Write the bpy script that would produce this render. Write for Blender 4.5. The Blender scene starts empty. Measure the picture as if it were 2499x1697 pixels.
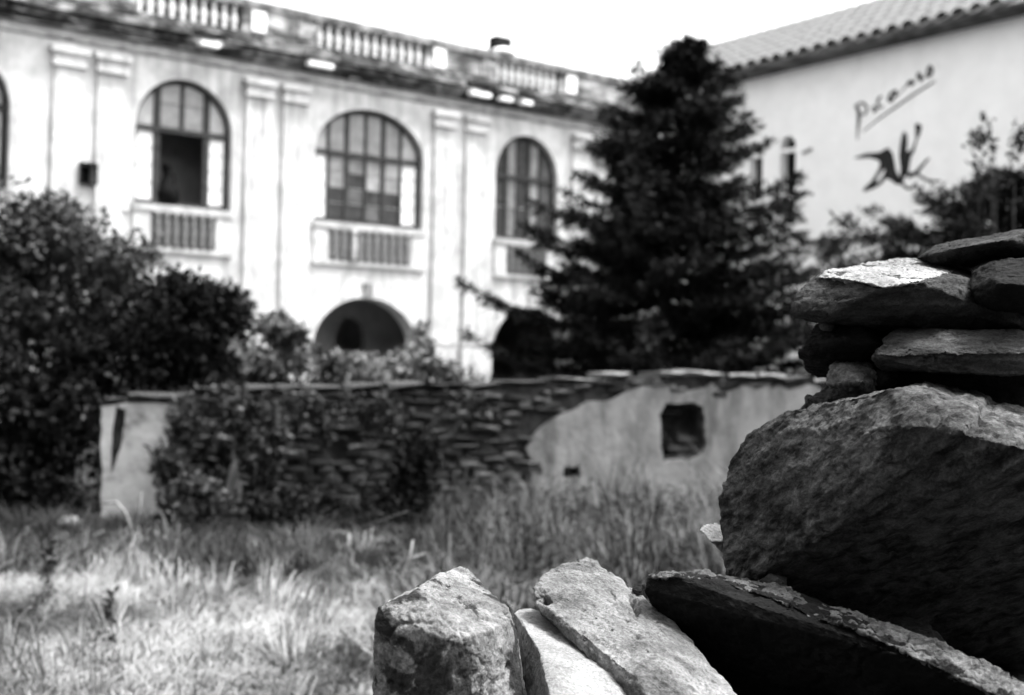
import bpy, bmesh, math, random
import numpy as np
from mathutils import Vector, Matrix
from mathutils.geometry import tessellate_polygon

scene = bpy.context.scene
COL = scene.collection

# ------------------------------------------------------------------ camera
F, TH, AL, H = 3100.0, 0.018, 0.0168, 1.75      # focal length in photo pixels, roll, pitch, eye height
fw = Vector((0, math.cos(AL), math.sin(AL)))
up0 = Vector((0, -math.sin(AL), math.cos(AL)))
rt0 = Vector((1, 0, 0))
rt = rt0 * math.cos(TH) + up0 * math.sin(TH)
up = up0 * math.cos(TH) - rt0 * math.sin(TH)
cd = bpy.data.cameras.new('camera')
cam = bpy.data.objects.new('camera', cd); COL.objects.link(cam)
cam.matrix_world = Matrix(((rt.x, up.x, -fw.x, 0), (rt.y, up.y, -fw.y, 0), (rt.z, up.z, -fw.z, H), (0, 0, 0, 1)))
cd.sensor_width = 36; cd.lens = 36 * F / 2499
cd.clip_start = 0.05; cd.clip_end = 1000
cd.dof.use_dof = True; cd.dof.focus_distance = 2.85; cd.dof.aperture_fstop = 2.5
cd.dof.aperture_blades = 7
scene.camera = cam

# ------------------------------------------------------------------ light: bright hazy sky, soft high sun from the right
SUN = Vector((0.42, 0.02, 0.90)).normalized()
w = bpy.data.worlds.new('World'); scene.world = w; w.use_nodes = True
nt = w.node_tree; nt.nodes.clear()
sky = nt.nodes.new('ShaderNodeTexSky'); sky.sky_type = 'NISHITA'; sky.sun_disc = False
sky.sun_elevation = math.asin(SUN.z); sky.sun_rotation = math.atan2(SUN.x, SUN.y)
sky.dust_density = 4.0; sky.air_density = 1.0
bw = nt.nodes.new('ShaderNodeRGBToBW')
bg = nt.nodes.new('ShaderNodeBackground'); bg.inputs['Strength'].default_value = 0.15
wo = nt.nodes.new('ShaderNodeOutputWorld')
nt.links.new(sky.outputs[0], bw.inputs[0]); nt.links.new(bw.outputs[0], bg.inputs[0]); nt.links.new(bg.outputs[0], wo.inputs[0])
sl = bpy.data.lights.new('sun', 'SUN'); sl.energy = 1.4; sl.angle = math.radians(10); sl.color = (1, 1, 1)
so = bpy.data.objects.new('sun', sl); COL.objects.link(so)
so.rotation_euler = (-SUN).to_track_quat('-Z', 'Y').to_euler(); so.location = (6, -4, 20)
vs = scene.view_settings
vs.view_transform = 'Standard'; vs.look = 'None'; vs.exposure = 2.6; vs.gamma = 1; vs.use_curve_mapping = False

# ------------------------------------------------------------------ pixel -> place helpers
cT, sT = math.cos(TH), math.sin(TH)
def ray(u, v):
    x, y = u - 1249.5, v - 848.5
    a = (x * cT + y * sT) / F; b = -(-x * sT + y * cT) / F
    return fw + rt0 * a + up0 * b
def at(u, v, Y):
    d = ray(u, v)
    return Vector((0, 0, H)) + d * (Y / d.y)
class Frame:                                     # a vertical wall plane: local x along it, y away from the viewer, z up
    def __init__(s, P, d):
        s.P = Vector((P[0], P[1])); s.d = Vector((d[0], d[1])).normalized(); s.n = Vector((-s.d.y, s.d.x))
        s.rz = math.atan2(s.d.y, s.d.x)
    def on(s, u, v):
        r = ray(u, v); k = s.P.dot(s.n) / Vector((r.x, r.y)).dot(s.n); p = r * k
        return (Vector((p.x, p.y)) - s.P).dot(s.d), p.z + H
    def world(s, x, y, z):
        q = s.P + s.d * x + s.n * y
        return Vector((q.x, q.y, z))

# ------------------------------------------------------------------ numpy noise
def _hash(i, j, k, seed):
    n = (i * 374761393 + j * 668265263 + k * 1274126177 + seed * 974634777) & 0xFFFFFFFF
    n = ((n ^ (n >> 13)) * 1274126177) & 0xFFFFFFFF
    n = (n ^ (n >> 16)) & 0xFFFFFFFF
    return n.astype(np.float64) / 4294967295.0
def vnoise(p, seed=0):
    f = np.floor(p); q = p - f; q = q * q * (3 - 2 * q); f = f.astype(np.int64)
    i, j, k = f[:, 0], f[:, 1], f[:, 2]; r = 0
    for a in (0, 1):
        for b in (0, 1):
            for c in (0, 1):
                wt = (q[:, 0] if a else 1 - q[:, 0]) * (q[:, 1] if b else 1 - q[:, 1]) * (q[:, 2] if c else 1 - q[:, 2])
                r = r + wt * _hash(i + a, j + b, k + c, seed)
    return r * 2 - 1
def fbm(p, scale, octs=4, seed=0, gain=.5):
    r = 0; a = 1; t = 0
    for o in range(octs):
        r = r + a * vnoise(p * scale + 13.7 * o, seed + o); t += a; a *= gain; scale *= 2.03
    return r / t

# ------------------------------------------------------------------ materials (a black-and-white place: every colour is a grey)
MATS = {}
def mat(name, dark, light=None, scale=4.0, detail=6, lo=.35, hi=.65, rough=.85, bump=0.0, bscale=30, bdist=.02,
        stretch=(1, 1, 1), stain=None, stain_scale=1.5, stain_lo=.5, stain_hi=.62, stain_stretch=(1, 1, 1), spec=.12, metal=0):
    if name in MATS: return MATS[name]
    m = bpy.data.materials.new(name); m.use_nodes = True; t = m.node_tree; N = t.nodes; L = t.links
    b = N['Principled BSDF']; b.inputs['Roughness'].default_value = rough; b.inputs['Metallic'].default_value = metal
    b.inputs['Specular IOR Level'].default_value = spec
    tc = N.new('ShaderNodeTexCoord')
    def noise(sc, det, st, off=0):
        mp = N.new('ShaderNodeMapping'); mp.inputs['Scale'].default_value = st; mp.inputs['Location'].default_value = (off, off * .7, off * 1.3)
        L.new(tc.outputs['Object'], mp.inputs[0])
        n = N.new('ShaderNodeTexNoise'); n.inputs['Scale'].default_value = sc; n.inputs['Detail'].default_value = det; n.inputs['Roughness'].default_value = .62
        L.new(mp.outputs[0], n.inputs['Vector']); return n.outputs['Fac']
    g = lambda x: (x, x, x, 1)
    if light is None:
        b.inputs['Base Color'].default_value = g(dark)
    else:
        r = N.new('ShaderNodeValToRGB'); r.color_ramp.elements[0].position = lo; r.color_ramp.elements[1].position = hi
        r.color_ramp.elements[0].color = g(dark); r.color_ramp.elements[1].color = g(light)
        L.new(noise(scale, detail, stretch), r.inputs[0]); out = r.outputs[0]
        if stain is not None:
            r2 = N.new('ShaderNodeValToRGB'); r2.color_ramp.elements[0].position = stain_lo; r2.color_ramp.elements[1].position = stain_hi
            r2.color_ramp.elements[0].color = g(0); r2.color_ramp.elements[1].color = g(1)
            L.new(noise(stain_scale, 7, stain_stretch, 5.3), r2.inputs[0])
            mx = N.new('ShaderNodeMix'); mx.data_type = 'RGBA'
            L.new(r2.outputs[0], mx.inputs[0]); L.new(out, mx.inputs[6]); mx.inputs[7].default_value = g(stain)
            out = mx.outputs[2]
        L.new(out, b.inputs['Base Color'])
    if bump:
        bn = N.new('ShaderNodeBump'); bn.inputs['Strength'].default_value = bump; bn.inputs['Distance'].default_value = bdist
        L.new(noise(bscale, 8, stretch, 2.1), bn.inputs['Height']); L.new(bn.outputs[0], b.inputs['Normal'])
    MATS[name] = m
    return m

def leafmat(name, dark, light, rough=.6, trans=.0):
    if name in MATS: return MATS[name]
    m = bpy.data.materials.new(name); m.use_nodes = True; t = m.node_tree; N = t.nodes; L = t.links
    b = N['Principled BSDF']; b.inputs['Roughness'].default_value = rough; b.inputs['Specular IOR Level'].default_value = .06
    a = N.new('ShaderNodeAttribute'); a.attribute_name = 'tone'
    r = N.new('ShaderNodeValToRGB')
    r.color_ramp.elements[0].color = (dark,) * 3 + (1,); r.color_ramp.elements[1].color = (light,) * 3 + (1,)
    L.new(a.outputs['Fac'], r.inputs[0]); L.new(r.outputs[0], b.inputs['Base Color'])
    MATS[name] = m
    return m

# ------------------------------------------------------------------ object helpers
def tag(o, label=None, cat=None, group=None, kind=None):
    if label: o['label'] = label
    if cat: o['category'] = cat
    if group: o['group'] = group
    if kind: o['kind'] = kind
    return o
def link(name, me, m, parent=None):
    if m is not None and not me.materials: me.materials.append(m)
    o = bpy.data.objects.new(name, me); COL.objects.link(o)
    if parent: o.parent = parent
    return o
def empty(name, loc, rz=0):
    o = bpy.data.objects.new(name, None); COL.objects.link(o); o.location = loc; o.rotation_euler = (0, 0, rz)
    o.empty_display_size = .2
    return o
class MB:                                        # collects shapes, builds ONE mesh object
    def __init__(s): s.v = []; s.f = []
    def add(s, vs_, fs):
        n = len(s.v); s.v += [tuple(p) for p in vs_]; s.f += [tuple(i + n for i in f) for f in fs]; return s
    def box(s, x0, x1, y0, y1, z0, z1):
        return s.add([(x0, y0, z0), (x1, y0, z0), (x1, y1, z0), (x0, y1, z0), (x0, y0, z1), (x1, y0, z1), (x1, y1, z1), (x0, y1, z1)],
                     [(0, 3, 2, 1), (4, 5, 6, 7), (0, 1, 5, 4), (1, 2, 6, 5), (2, 3, 7, 6), (3, 0, 4, 7)])
    def lathe(s, prof, c=(0, 0, 0), seg=10):
        vs_, fs = [], []
        for r, z in prof:
            for k in range(seg):
                a = 2 * math.pi * k / seg; vs_.append((c[0] + r * math.cos(a), c[1] + r * math.sin(a), c[2] + z))
        for i in range(len(prof) - 1):
            for k in range(seg):
                k2 = (k + 1) % seg; fs.append((i * seg + k, i * seg + k2, (i + 1) * seg + k2, (i + 1) * seg + k))
        fs.append(tuple(range(seg - 1, -1, -1))); fs.append(tuple((len(prof) - 1) * seg + k for k in range(seg)))
        return s.add(vs_, fs)
    def tube(s, pts, rad, seg=6):
        pts = [Vector(p) for p in pts]; vs_, fs = [], []
        for i, p in enumerate(pts):
            d = (pts[min(i + 1, len(pts) - 1)] - pts[max(i - 1, 0)]).normalized()
            a = d.cross(Vector((.31, .2, .93))); a = a.normalized() if a.length > 1e-4 else Vector((1, 0, 0)); b = d.cross(a)
            r = rad[i] if hasattr(rad, '__len__') else rad
            for k in range(seg):
                t = 2 * math.pi * k / seg; vs_.append(p + a * (r * math.cos(t)) + b * (r * math.sin(t)))
        for i in range(len(pts) - 1):
            for k in range(seg):
                k2 = (k + 1) % seg; fs.append((i * seg + k, i * seg + k2, (i + 1) * seg + k2, (i + 1) * seg + k))
        fs.append(tuple(range(seg - 1, -1, -1))); fs.append(tuple((len(pts) - 1) * seg + k for k in range(seg)))
        return s.add(vs_, fs)
    def plate(s, outer, holes, y0, y1):          # polygon in (x, z) with holes, thick from y0 (front) to y1
        loops = [outer] + list(holes)
        tris = tessellate_polygon([[Vector((x, z, 0)) for x, z in l] for l in loops])
        flat = [p for l in loops for p in l]; n = len(flat)
        vs_ = [(x, y0, z) for x, z in flat] + [(x, y1, z) for x, z in flat]; fs = []
        for t in tris:
            a, b, c = [flat[i] for i in t]
            cr = (b[0] - a[0]) * (c[1] - a[1]) - (b[1] - a[1]) * (c[0] - a[0])
            t = t if cr > 0 else t[::-1]
            fs.append(tuple(t)); fs.append(tuple(i + n for i in t[::-1]))
        o = 0
        for li, l in enumerate(loops):
            m_ = len(l)
            area = sum(l[i][0] * l[(i + 1) % m_][1] - l[(i + 1) % m_][0] * l[i][1] for i in range(m_))
            flip = (area < 0) != (li > 0)
            for i in range(m_):
                j = (i + 1) % m_; q = (o + i, o + i + n, o + j + n, o + j)
                fs.append(q if flip else q[::-1])
            o += m_
        return s.add(vs_, fs)
    def mesh(s, name, smooth=False):
        me = bpy.data.meshes.new(name); me.from_pydata(s.v, [], s.f); me.update()
        if smooth: me.polygons.foreach_set('use_smooth', [True] * len(me.polygons))
        return me
    def build(s, name, m, parent=None, smooth=False): return link(name, s.mesh(name, smooth), m, parent)

def np_mesh(name, V, T, tone=None, smooth=False):
    me = bpy.data.meshes.new(name); V = np.asarray(V, dtype=np.float32); T = np.asarray(T, dtype=np.int32)
    me.vertices.add(len(V)); me.vertices.foreach_set('co', V.ravel())
    k = T.shape[1]; me.loops.add(T.size); me.loops.foreach_set('vertex_index', T.ravel())
    me.polygons.add(len(T)); me.polygons.foreach_set('loop_start', np.arange(0, T.size, k, dtype=np.int32))
    me.polygons.foreach_set('loop_total', np.full(len(T), k, dtype=np.int32))
    if smooth: me.polygons.foreach_set('use_smooth', np.ones(len(T), dtype=bool))
    me.update(calc_edges=True)
    if tone is not None:
        a = me.attributes.new('tone', 'FLOAT', 'POINT'); a.data.foreach_set('value', np.asarray(tone, dtype=np.float32))
    return me

def leaves(P, size, rng, aspect=.5, up_bias=.3, D=None, jitter=.5):
    """leaf-shaped quads (diamonds folded a little) at points P; returns verts, quads, tone"""
    n = len(P); d = rng.normal(size=(n, 3)) if D is None else D + rng.normal(size=(n, 3)) * jitter
    d /= np.linalg.norm(d, axis=1)[:, None]
    nn = rng.normal(size=(n, 3)) + np.array([0, 0, up_bias * 3]); s = np.cross(d, nn); s /= np.linalg.norm(s, axis=1)[:, None] + 1e-9
    sz = (size * rng.uniform(.6, 1.3, n))[:, None]
    b = P; t = P + d * sz; m1 = P + d * sz * .45 + s * sz * aspect * .5; m2 = P + d * sz * .45 - s * sz * aspect * .5
    V = np.stack([b, m1, t, m2], 1).reshape(-1, 3); Q = np.arange(4 * n).reshape(n, 4)
    return V, Q, np.repeat(rng.uniform(0, 1, n), 4)

# ================================================================== THE SETTING
rng = np.random.default_rng(7); random.seed(7)
WALL = Frame(at(245, 980, 13.4).xy, (at(2080, 920, 15.4) - at(245, 980, 13.4)).xy)

# ground: one sheet to the horizon, rising behind the ruined wall
def ground_z(x, y):
    wy = 13.6 + (x + 4.3) * .23
    t = np.clip((y - wy - .3) / 7.0, 0, 1); t = t * t * (3 - 2 * t)
    b = np.clip((-2.2 - y) / 7.5, 0, 1)                 # added hillside, unseen behind the viewpoint, blocks low sky light from the stones
    return 1.15 * t + 14.0 * b * b * (3 - 2 * b)
xs = np.concatenate([np.linspace(-400, -40, 10), np.linspace(-30, 30, 121), np.linspace(40, 400, 10)])
ys = np.concatenate([np.linspace(-60, -10, 8), np.linspace(-9.5, 40, 100), np.linspace(48, 600, 12)])
GX, GY = np.meshgrid(xs, ys); GP = np.stack([GX.ravel(), GY.ravel(), np.zeros(GX.size)], 1)
GP[:, 2] = ground_z(GP[:, 0], GP[:, 1]) + .05 * fbm(GP, .8, 3, 3) * (np.abs(GP[:, 0]) < 35)
nx = len(xs); idx = np.arange(GX.size).reshape(GX.shape)
GQ = np.stack([idx[:-1, :-1], idx[:-1, 1:], idx[1:, 1:], idx[1:, :-1]], -1).reshape(-1, 4)
tag(link('ground', np_mesh('ground', GP, GQ, smooth=True), mat('soil', .04, .09, 3, bump=.6, bscale=12, bdist=.05)), kind='structure')

# low bank of earth and rubble that carries the foreground stones
bx = np.linspace(-1.6, 2.6, 70); by = np.linspace(1.5, 4.6, 60); BX, BY = np.meshgrid(bx, by)
BP = np.stack([BX.ravel(), BY.ravel(), np.zeros(BX.size)], 1)
hh = np.clip((BP[:, 0] + .75) / .7, 0, 1) * np.clip((4.3 - BP[:, 1]) / .9, 0, 1) * np.clip((BP[:, 1] - 1.5) / .7, 0, 1) * np.clip((2.6 - BP[:, 0]) / .4, 0, 1)
BP[:, 2] = -.05 + 1.03 * (hh * hh * (3 - 2 * hh)) + .05 * fbm(BP, 4, 4, 9)
idx = np.arange(BX.size).reshape(BX.shape)
BQ = np.stack([idx[:-1, :-1], idx[:-1, 1:], idx[1:, 1:], idx[1:, :-1]], -1).reshape(-1, 4)
tag(link('rubble_bank', np_mesh('rubble_bank', BP, BQ, smooth=True), mat('soil_dark', .012, .03, 9, bump=.8, bscale=40, bdist=.03)), kind='structure')

# ================================================================== THE ARCHED BUILDING
P0 = at(902, 420, 33)
FA = Frame(P0.xy, (.78611, .61809))
white = mat('limewash', .38, .54, 1.6, lo=.38, hi=.58, bump=.3, bscale=14, bdist=.02, stain=.16, stain_scale=2.6, stain_lo=.50, stain_hi=.82, stain_stretch=(1.7, 1.7, .13))
white_old = mat('weathered_render', .08, .40, 2.6, lo=.36, hi=.60, bump=.5, bscale=14, bdist=.03, stain=.05, stain_scale=1.1, stain_lo=.47, stain_hi=.60, stain_stretch=(.5, .5, 2.0))
corn_m = mat('blackened_cornice', .02, .10, 3.5, lo=.4, hi=.66, bump=.5, bscale=16, bdist=.03, stain=.36, stain_scale=1.7, stain_lo=.53, stain_hi=.62, stain_stretch=(.7, .7, 3.0))
coping_m = mat('stained_coping', .05, .28, 2.2, lo=.38, hi=.68, bump=.4, bscale=16)
bal_m = mat('baluster_white', .6, .82, 3, lo=.3, hi=.55)
panel_m = mat('panel_stain', .07, .17, 3.2, lo=.38, hi=.66, bump=.4)
wood = mat('dark_joinery', .02, .05, 6)
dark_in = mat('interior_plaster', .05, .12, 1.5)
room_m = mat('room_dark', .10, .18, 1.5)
g_pale = mat('pale_pane', .26, .40, 5, rough=.35, spec=.5)  # pane tones from white to near-black, picked per column
g_grey = mat('grey_pane', .14, .24, 4, rough=.3, spec=.5)
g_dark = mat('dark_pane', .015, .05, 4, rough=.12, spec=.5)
g_white = mat('white_pane', .66, .8, 5, rough=.4, spec=.4)

bld = empty('arched_building', FA.world(0, 0, 0), FA.rz)
tag(bld, 'pale two-storey building with tall arched windows, paired pilasters and roof balustrade', 'building')
SILL, SPR, TOP = 5.42, 7.22, 8.43
def arch_loop(cx, hw, z0, zs, zt, n=28):
    pts = [(cx - hw, z0), (cx + hw, z0)]
    for k in range(n + 1):
        a = math.pi * k / n; pts.append((cx + hw * math.cos(a), zs + (zt - zs) * math.sin(a)))
    return pts
WIN = [(-5.09, 1.21), (0.05, 1.66), (5.27, 1.145), (-10.3, 1.21)]
ARCH = [(-5.09, 1.45), (-0.03, 1.58), (5.45, 1.40), (-10.3, 1.4)]
holes = [arch_loop(c, h, SILL, SPR, TOP) for c, h in WIN] + [arch_loop(c, h, .7, 2.2, 3.52) for c, h in ARCH]
holes.append([(-7.57, 5.74), (-7.24, 5.74), (-7.24, 6.16), (-7.57, 6.16)])       # the small square vent
MB().plate([(-22, 0), (10.55, 0), (10.55, 9.3), (-22, 9.3)], holes, 0, .45).build('wall', white, bld)
# the shell behind the facade: end walls, back wall, floors, flat roof
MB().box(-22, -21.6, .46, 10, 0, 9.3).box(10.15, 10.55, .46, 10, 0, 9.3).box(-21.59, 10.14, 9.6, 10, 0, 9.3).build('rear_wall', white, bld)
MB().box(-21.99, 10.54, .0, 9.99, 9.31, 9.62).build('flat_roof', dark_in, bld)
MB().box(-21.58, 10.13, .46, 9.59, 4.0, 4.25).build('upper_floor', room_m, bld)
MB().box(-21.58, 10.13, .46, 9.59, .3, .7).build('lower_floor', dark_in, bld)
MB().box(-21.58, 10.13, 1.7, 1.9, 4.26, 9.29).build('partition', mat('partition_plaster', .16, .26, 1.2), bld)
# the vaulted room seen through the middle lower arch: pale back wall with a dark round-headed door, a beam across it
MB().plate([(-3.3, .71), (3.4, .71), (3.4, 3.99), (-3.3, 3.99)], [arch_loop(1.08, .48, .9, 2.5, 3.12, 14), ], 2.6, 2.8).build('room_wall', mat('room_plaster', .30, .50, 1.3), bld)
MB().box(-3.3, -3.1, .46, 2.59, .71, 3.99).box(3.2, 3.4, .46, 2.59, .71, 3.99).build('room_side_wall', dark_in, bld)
MB().box(-.95, .9, 1.0, 1.15, 2.02, 2.14).build('beam', mat('old_timber', .18, .3, 8), bld)

# pilasters in pairs, each with a capital and a base
for x0 in (-13.35, -12.4, -8.2, -7.22, -3.55, -2.55, 2.0, 3.05, 6.95, 7.95):
    p = MB().box(x0, x0 + .64, -.075, .03, 2.66, 8.27).build('pilaster', white, bld)
    MB().box(x0 - .05, x0 + .69, -.17, .02, 8.27, 8.36).box(x0 - .02, x0 + .66, -.14, .025, 8.36, 8.56).box(x0 - .09, x0 + .73, -.22, .02, 8.56, 8.70).build('capital', white, p)
    MB().box(x0 - .04, x0 + .68, -.15, .02, 2.50, 2.66).box(x0 - .09, x0 + .73, -.20, .02, 2.36, 2.46).box(x0 - .06, x0 + .70, -.16, .02, 2.462, 2.498).build('base', mat('base_stain', .25, .55, 3), p)
    MB().box(x0 - .08, x0 + .72, -.18, .03, .6, 2.358).build('pedestal', white, p)
# plaques between the outer pilasters and the window pedestals
MB().box(-22, 10.5, -.06, .02, 8.87, 8.95).build('frieze_moulding', mat('frieze_stain', .10, .34, 3, lo=.35, hi=.6), bld)
# cornice in broken lengths
x = -22.0
while x < 10.4:
    ln = random.uniform(.7, 1.5); x1 = min(x + ln, 10.5)
    m_ = MB(); j = random.uniform(-.03, .03)
    m_.box(x, x1 - .006, -.16, .02, 9.12, 9.24)
    m_.box(x, x1 - .006, -.30 + j, .02, 9.243, 9.40)
    if random.random() > .12: m_.box(x, x1 - .006, -.46 + j, .02, 9.403, 9.55)
    m_.build('cornice_block', corn_m if random.random() < .86 else coping_m, bld)
    if random.random() < .22:                     # a pale length of lip where the render broke off
        MB().box(x + .15, x1 - .2, -.50 + j, -.3, 9.19, 9.30).build('cornice_lip', bal_m, bld)
    x = x1
# roof balustrade: rails, piers, single balusters
MB().box(-22, 10.5, -.16, .30, 9.63, 9.79).build('plinth_rail', corn_m, bld)
MB().box(-22, 10.5, -.14, .30, 10.42, 10.60).build('coping', coping_m, bld)
prof = [(.045, 0), (.075, .03), (.05, .10), (.075, .20), (.092, .28), (.075, .36), (.045, .47), (.06, .53), (.075, .56), (.075, .62)]
bal_me = MB().lathe(prof, (0, 0, 0), 8).mesh('baluster', True); bal_me.materials.append(bal_m)
def balusters(a, b, step, z, y, me, parent, name='baluster', sc=(1, 1, 1)):
    n = int(round((b - a) / step))
    for k in range(n):
        o = link(name, me, None, parent); o.location = (a + (k + .5) * (b - a) / n, y, z); o.scale = sc
bays = [(-11.6, -8.9), (-6.4, -3.75), (-1.68, 1.62), (4.02, 6.32)]
for a, b in bays:
    MB().box(a, b, .17, .22, 9.795, 10.415).build('parapet_backing', mat('backing_grey', .10, .24, 3), bld)
    balusters(a, b, .265, 9.795, .05, bal_me, bld)
prev = -22
for a, b in bays + [(10.5, 10.5)]:
    MB().box(prev, a - .01, -.10, .26, 9.795, 10.415).build('parapet_pier', white_old, bld)
    if a - prev > 1.2 and prev > -20:
        MB().box(prev + .25, prev + .62, -.135, -.09, 9.86, 10.36).build('pier_panel', bal_m, bld); MB().box(a - .55, a - .2, -.135, -.09, 9.86, 10.36).build('pier_panel', white_old, bld)
    prev = b + .01
MB().lathe([(.34, 0), (.36, .08), (.28, .16), (.12, .21), (.03, .22)], (4.35, .05, 10.6), 14).build('urn', bal_m, bld, True)

# windows
r3 = random.Random(3)
def pane_grid(win, cx, hw, cols, rows_top, rows, picks, y):
    """single panes between the glazing bars, cut to the arch"""
    for i in range(len(cols) - 1):
        xa, xb = cx + cols[i] + .035, cx + cols[i + 1] - .035
        lev = [SILL + .12 + (SPR - .05 - SILL - .12) * k / rows for k in range(rows + 1)]
        for k in range(rows):
            pm = picks(i, k)
            if pm is None: continue
            if pm is g_grey: pm = r3.choice((g_grey, g_grey, mat('grey_pane_b', .09, .18, 4, rough=.25, spec=.5), mat('grey_pane_c', .2, .34, 4, rough=.35, spec=.5)))
            MB().box(xa, xb, y, y + .008, lev[k] + .012, lev[k + 1] - .012).build('pane', pm, win)
        hs = [x_ for x_ in np.linspace(xa, xb, 7)]
        tops = [SPR + (TOP - .10 - SPR) * math.sqrt(max(0, 1 - ((x_ - cx) / (hw - .06)) ** 2)) for x_ in hs]
        pm = picks(i, 'top')
        mid = SPR + .62
        if pm is not None:
            if rows_top == 2 and min(tops) > mid + .1:
                MB().box(xa, xb, y, y + .008, SPR + .06, mid - .012).build('pane', pm, win)
                MB().plate([(xa, mid + .012), (xb, mid + .012)] + [(a_, b_) for a_, b_ in zip(hs[::-1], tops[::-1])], [], y, y + .008).build('pane', pm, win)
            elif max(tops) > SPR + .12:
                MB().plate([(xa, SPR + .06), (xb, SPR + .06)] + [(a_, max(b_, SPR + .07)) for a_, b_ in zip(hs[::-1], tops[::-1])], [], y, y + .008).build('pane', pm, win)
def window(cx, hw, bars, cols, rows, rows_top, picks, skip=None):
    y = .22
    outer = arch_loop(cx, hw - .004, SILL + .002, SPR, TOP - .004); inner = arch_loop(cx, hw - .085, SILL + .1, SPR, TOP - .1)
    win = MB().plate(outer, [inner], y - .05, y + .07).build('window', wood, bld)
    MB().box(cx - hw + .08, cx + hw - .08, y - .07, y + .05, SPR - .065, SPR + .055).build('transom', wood, win)
    for bx_, wdt, low in bars:
        zt = SPR + (TOP - .05 - SPR) * math.sqrt(max(0, 1 - (bx_ / (hw - .03)) ** 2))
        MB().box(cx + bx_ - wdt / 2, cx + bx_ + wdt / 2, y - .045, y + .045, (SILL + .09) if low else SPR + .05, zt).build('mullion', wood, win)
    for i in range(len(cols) - 1):
        if skip and i in skip: continue
        for k in range(1, rows):
            z = SILL + .12 + (SPR - .05 - SILL - .12) * k / rows
            MB().box(cx + cols[i] + .03, cx + cols[i + 1] - .03, y - .012, y + .022, z - .011, z + .011).build('glazing_bar', g_grey, win)
    pane_grid(win, cx, hw, cols, rows_top, rows, picks, y)
    MB().box(cx - hw - .06, cx + hw + .06, -.085, .17, SILL - .16, SILL + .001).build('sill', mat('sill_render', .26, .44, 3), bld)
    return win
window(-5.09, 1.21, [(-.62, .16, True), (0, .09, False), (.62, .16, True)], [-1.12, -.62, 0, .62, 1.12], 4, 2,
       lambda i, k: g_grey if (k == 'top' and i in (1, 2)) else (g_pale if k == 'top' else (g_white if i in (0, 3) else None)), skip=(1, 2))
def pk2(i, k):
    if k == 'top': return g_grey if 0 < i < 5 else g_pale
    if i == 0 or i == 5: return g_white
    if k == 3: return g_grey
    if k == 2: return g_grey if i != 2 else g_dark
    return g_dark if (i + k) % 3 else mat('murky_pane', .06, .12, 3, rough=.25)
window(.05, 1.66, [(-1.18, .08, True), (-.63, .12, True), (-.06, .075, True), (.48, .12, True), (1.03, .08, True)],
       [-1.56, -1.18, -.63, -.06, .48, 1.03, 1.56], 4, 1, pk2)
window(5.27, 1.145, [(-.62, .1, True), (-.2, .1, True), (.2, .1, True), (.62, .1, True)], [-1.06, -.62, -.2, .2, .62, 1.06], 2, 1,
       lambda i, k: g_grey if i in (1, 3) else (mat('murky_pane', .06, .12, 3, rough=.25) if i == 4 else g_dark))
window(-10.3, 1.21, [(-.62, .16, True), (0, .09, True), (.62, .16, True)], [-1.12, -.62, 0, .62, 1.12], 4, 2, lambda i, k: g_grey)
# blind balustrade panels under the windows
sm_me = MB().lathe([(.05, 0), (.08, .05), (.05, .14), (.085, .34), (.06, .52), (.05, .66), (.075, .72), (.075, .78)], (0, 0, 0), 8).mesh('small_baluster', True)
sm_me.materials.append(mat('panel_baluster', .09, .22, 3, lo=.35, hi=.65))
for (cx, hw), mm in zip(WIN[:3], (panel_m, mat('panel_stain_b', .14, .28, 2.2, lo=.35, hi=.62), panel_m)):
    pw = hw - .40
    bp = MB().box(cx - pw, cx + pw, -.03, .02, 4.44, 5.259).build('blind_balustrade', mm, bld)
    balusters(cx - pw + .04, cx + pw - .04, .235, 4.46, -.06, sm_me, bp, 'baluster')
    for sgn in (-1, 1):
        a = cx + sgn * (pw + .21)
        MB().box(a - .205, a + .205, -.05, .02, 4.44, 5.258).build('pedestal_block', white, bld)
    MB().box(cx - hw - .04, cx + hw + .04, -.07, .02, 4.32, 4.438).build('lower_sill', mat('lower_sill_stain', .28, .50, 2.5), bld)
o = link('baluster', sm_me, None, bld); o.location = (-.5, -.13, 4.46); o.data = sm_me.copy(); o.data.materials.clear(); o.data.materials.append(white); o.name = 'baluster'
# arch mouldings
for cx, hw in ARCH:
    ou = arch_loop(cx, hw + .2, .9, 2.2, 3.72); inn = arch_loop(cx, hw + .002, .901, 2.2, 3.522)
    ou2 = [(x_, z_) for x_, z_ in ou[2:]] + [(cx - hw - .2, .9), (cx - hw - .002, .9)] + [(x_, z_) for x_, z_ in inn[2:][::-1]] + [(cx + hw + .002, .9), (cx + hw + .2, .9)]
    MB().plate(ou2, [], -.07, .02).build('arch_moulding', white, bld)
    MB().box(cx - .10, cx + .12, -.13, .02, 3.5, 3.9).build('keystone', coping_m if cx > -1 and cx < 1 else white, bld)
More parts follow.
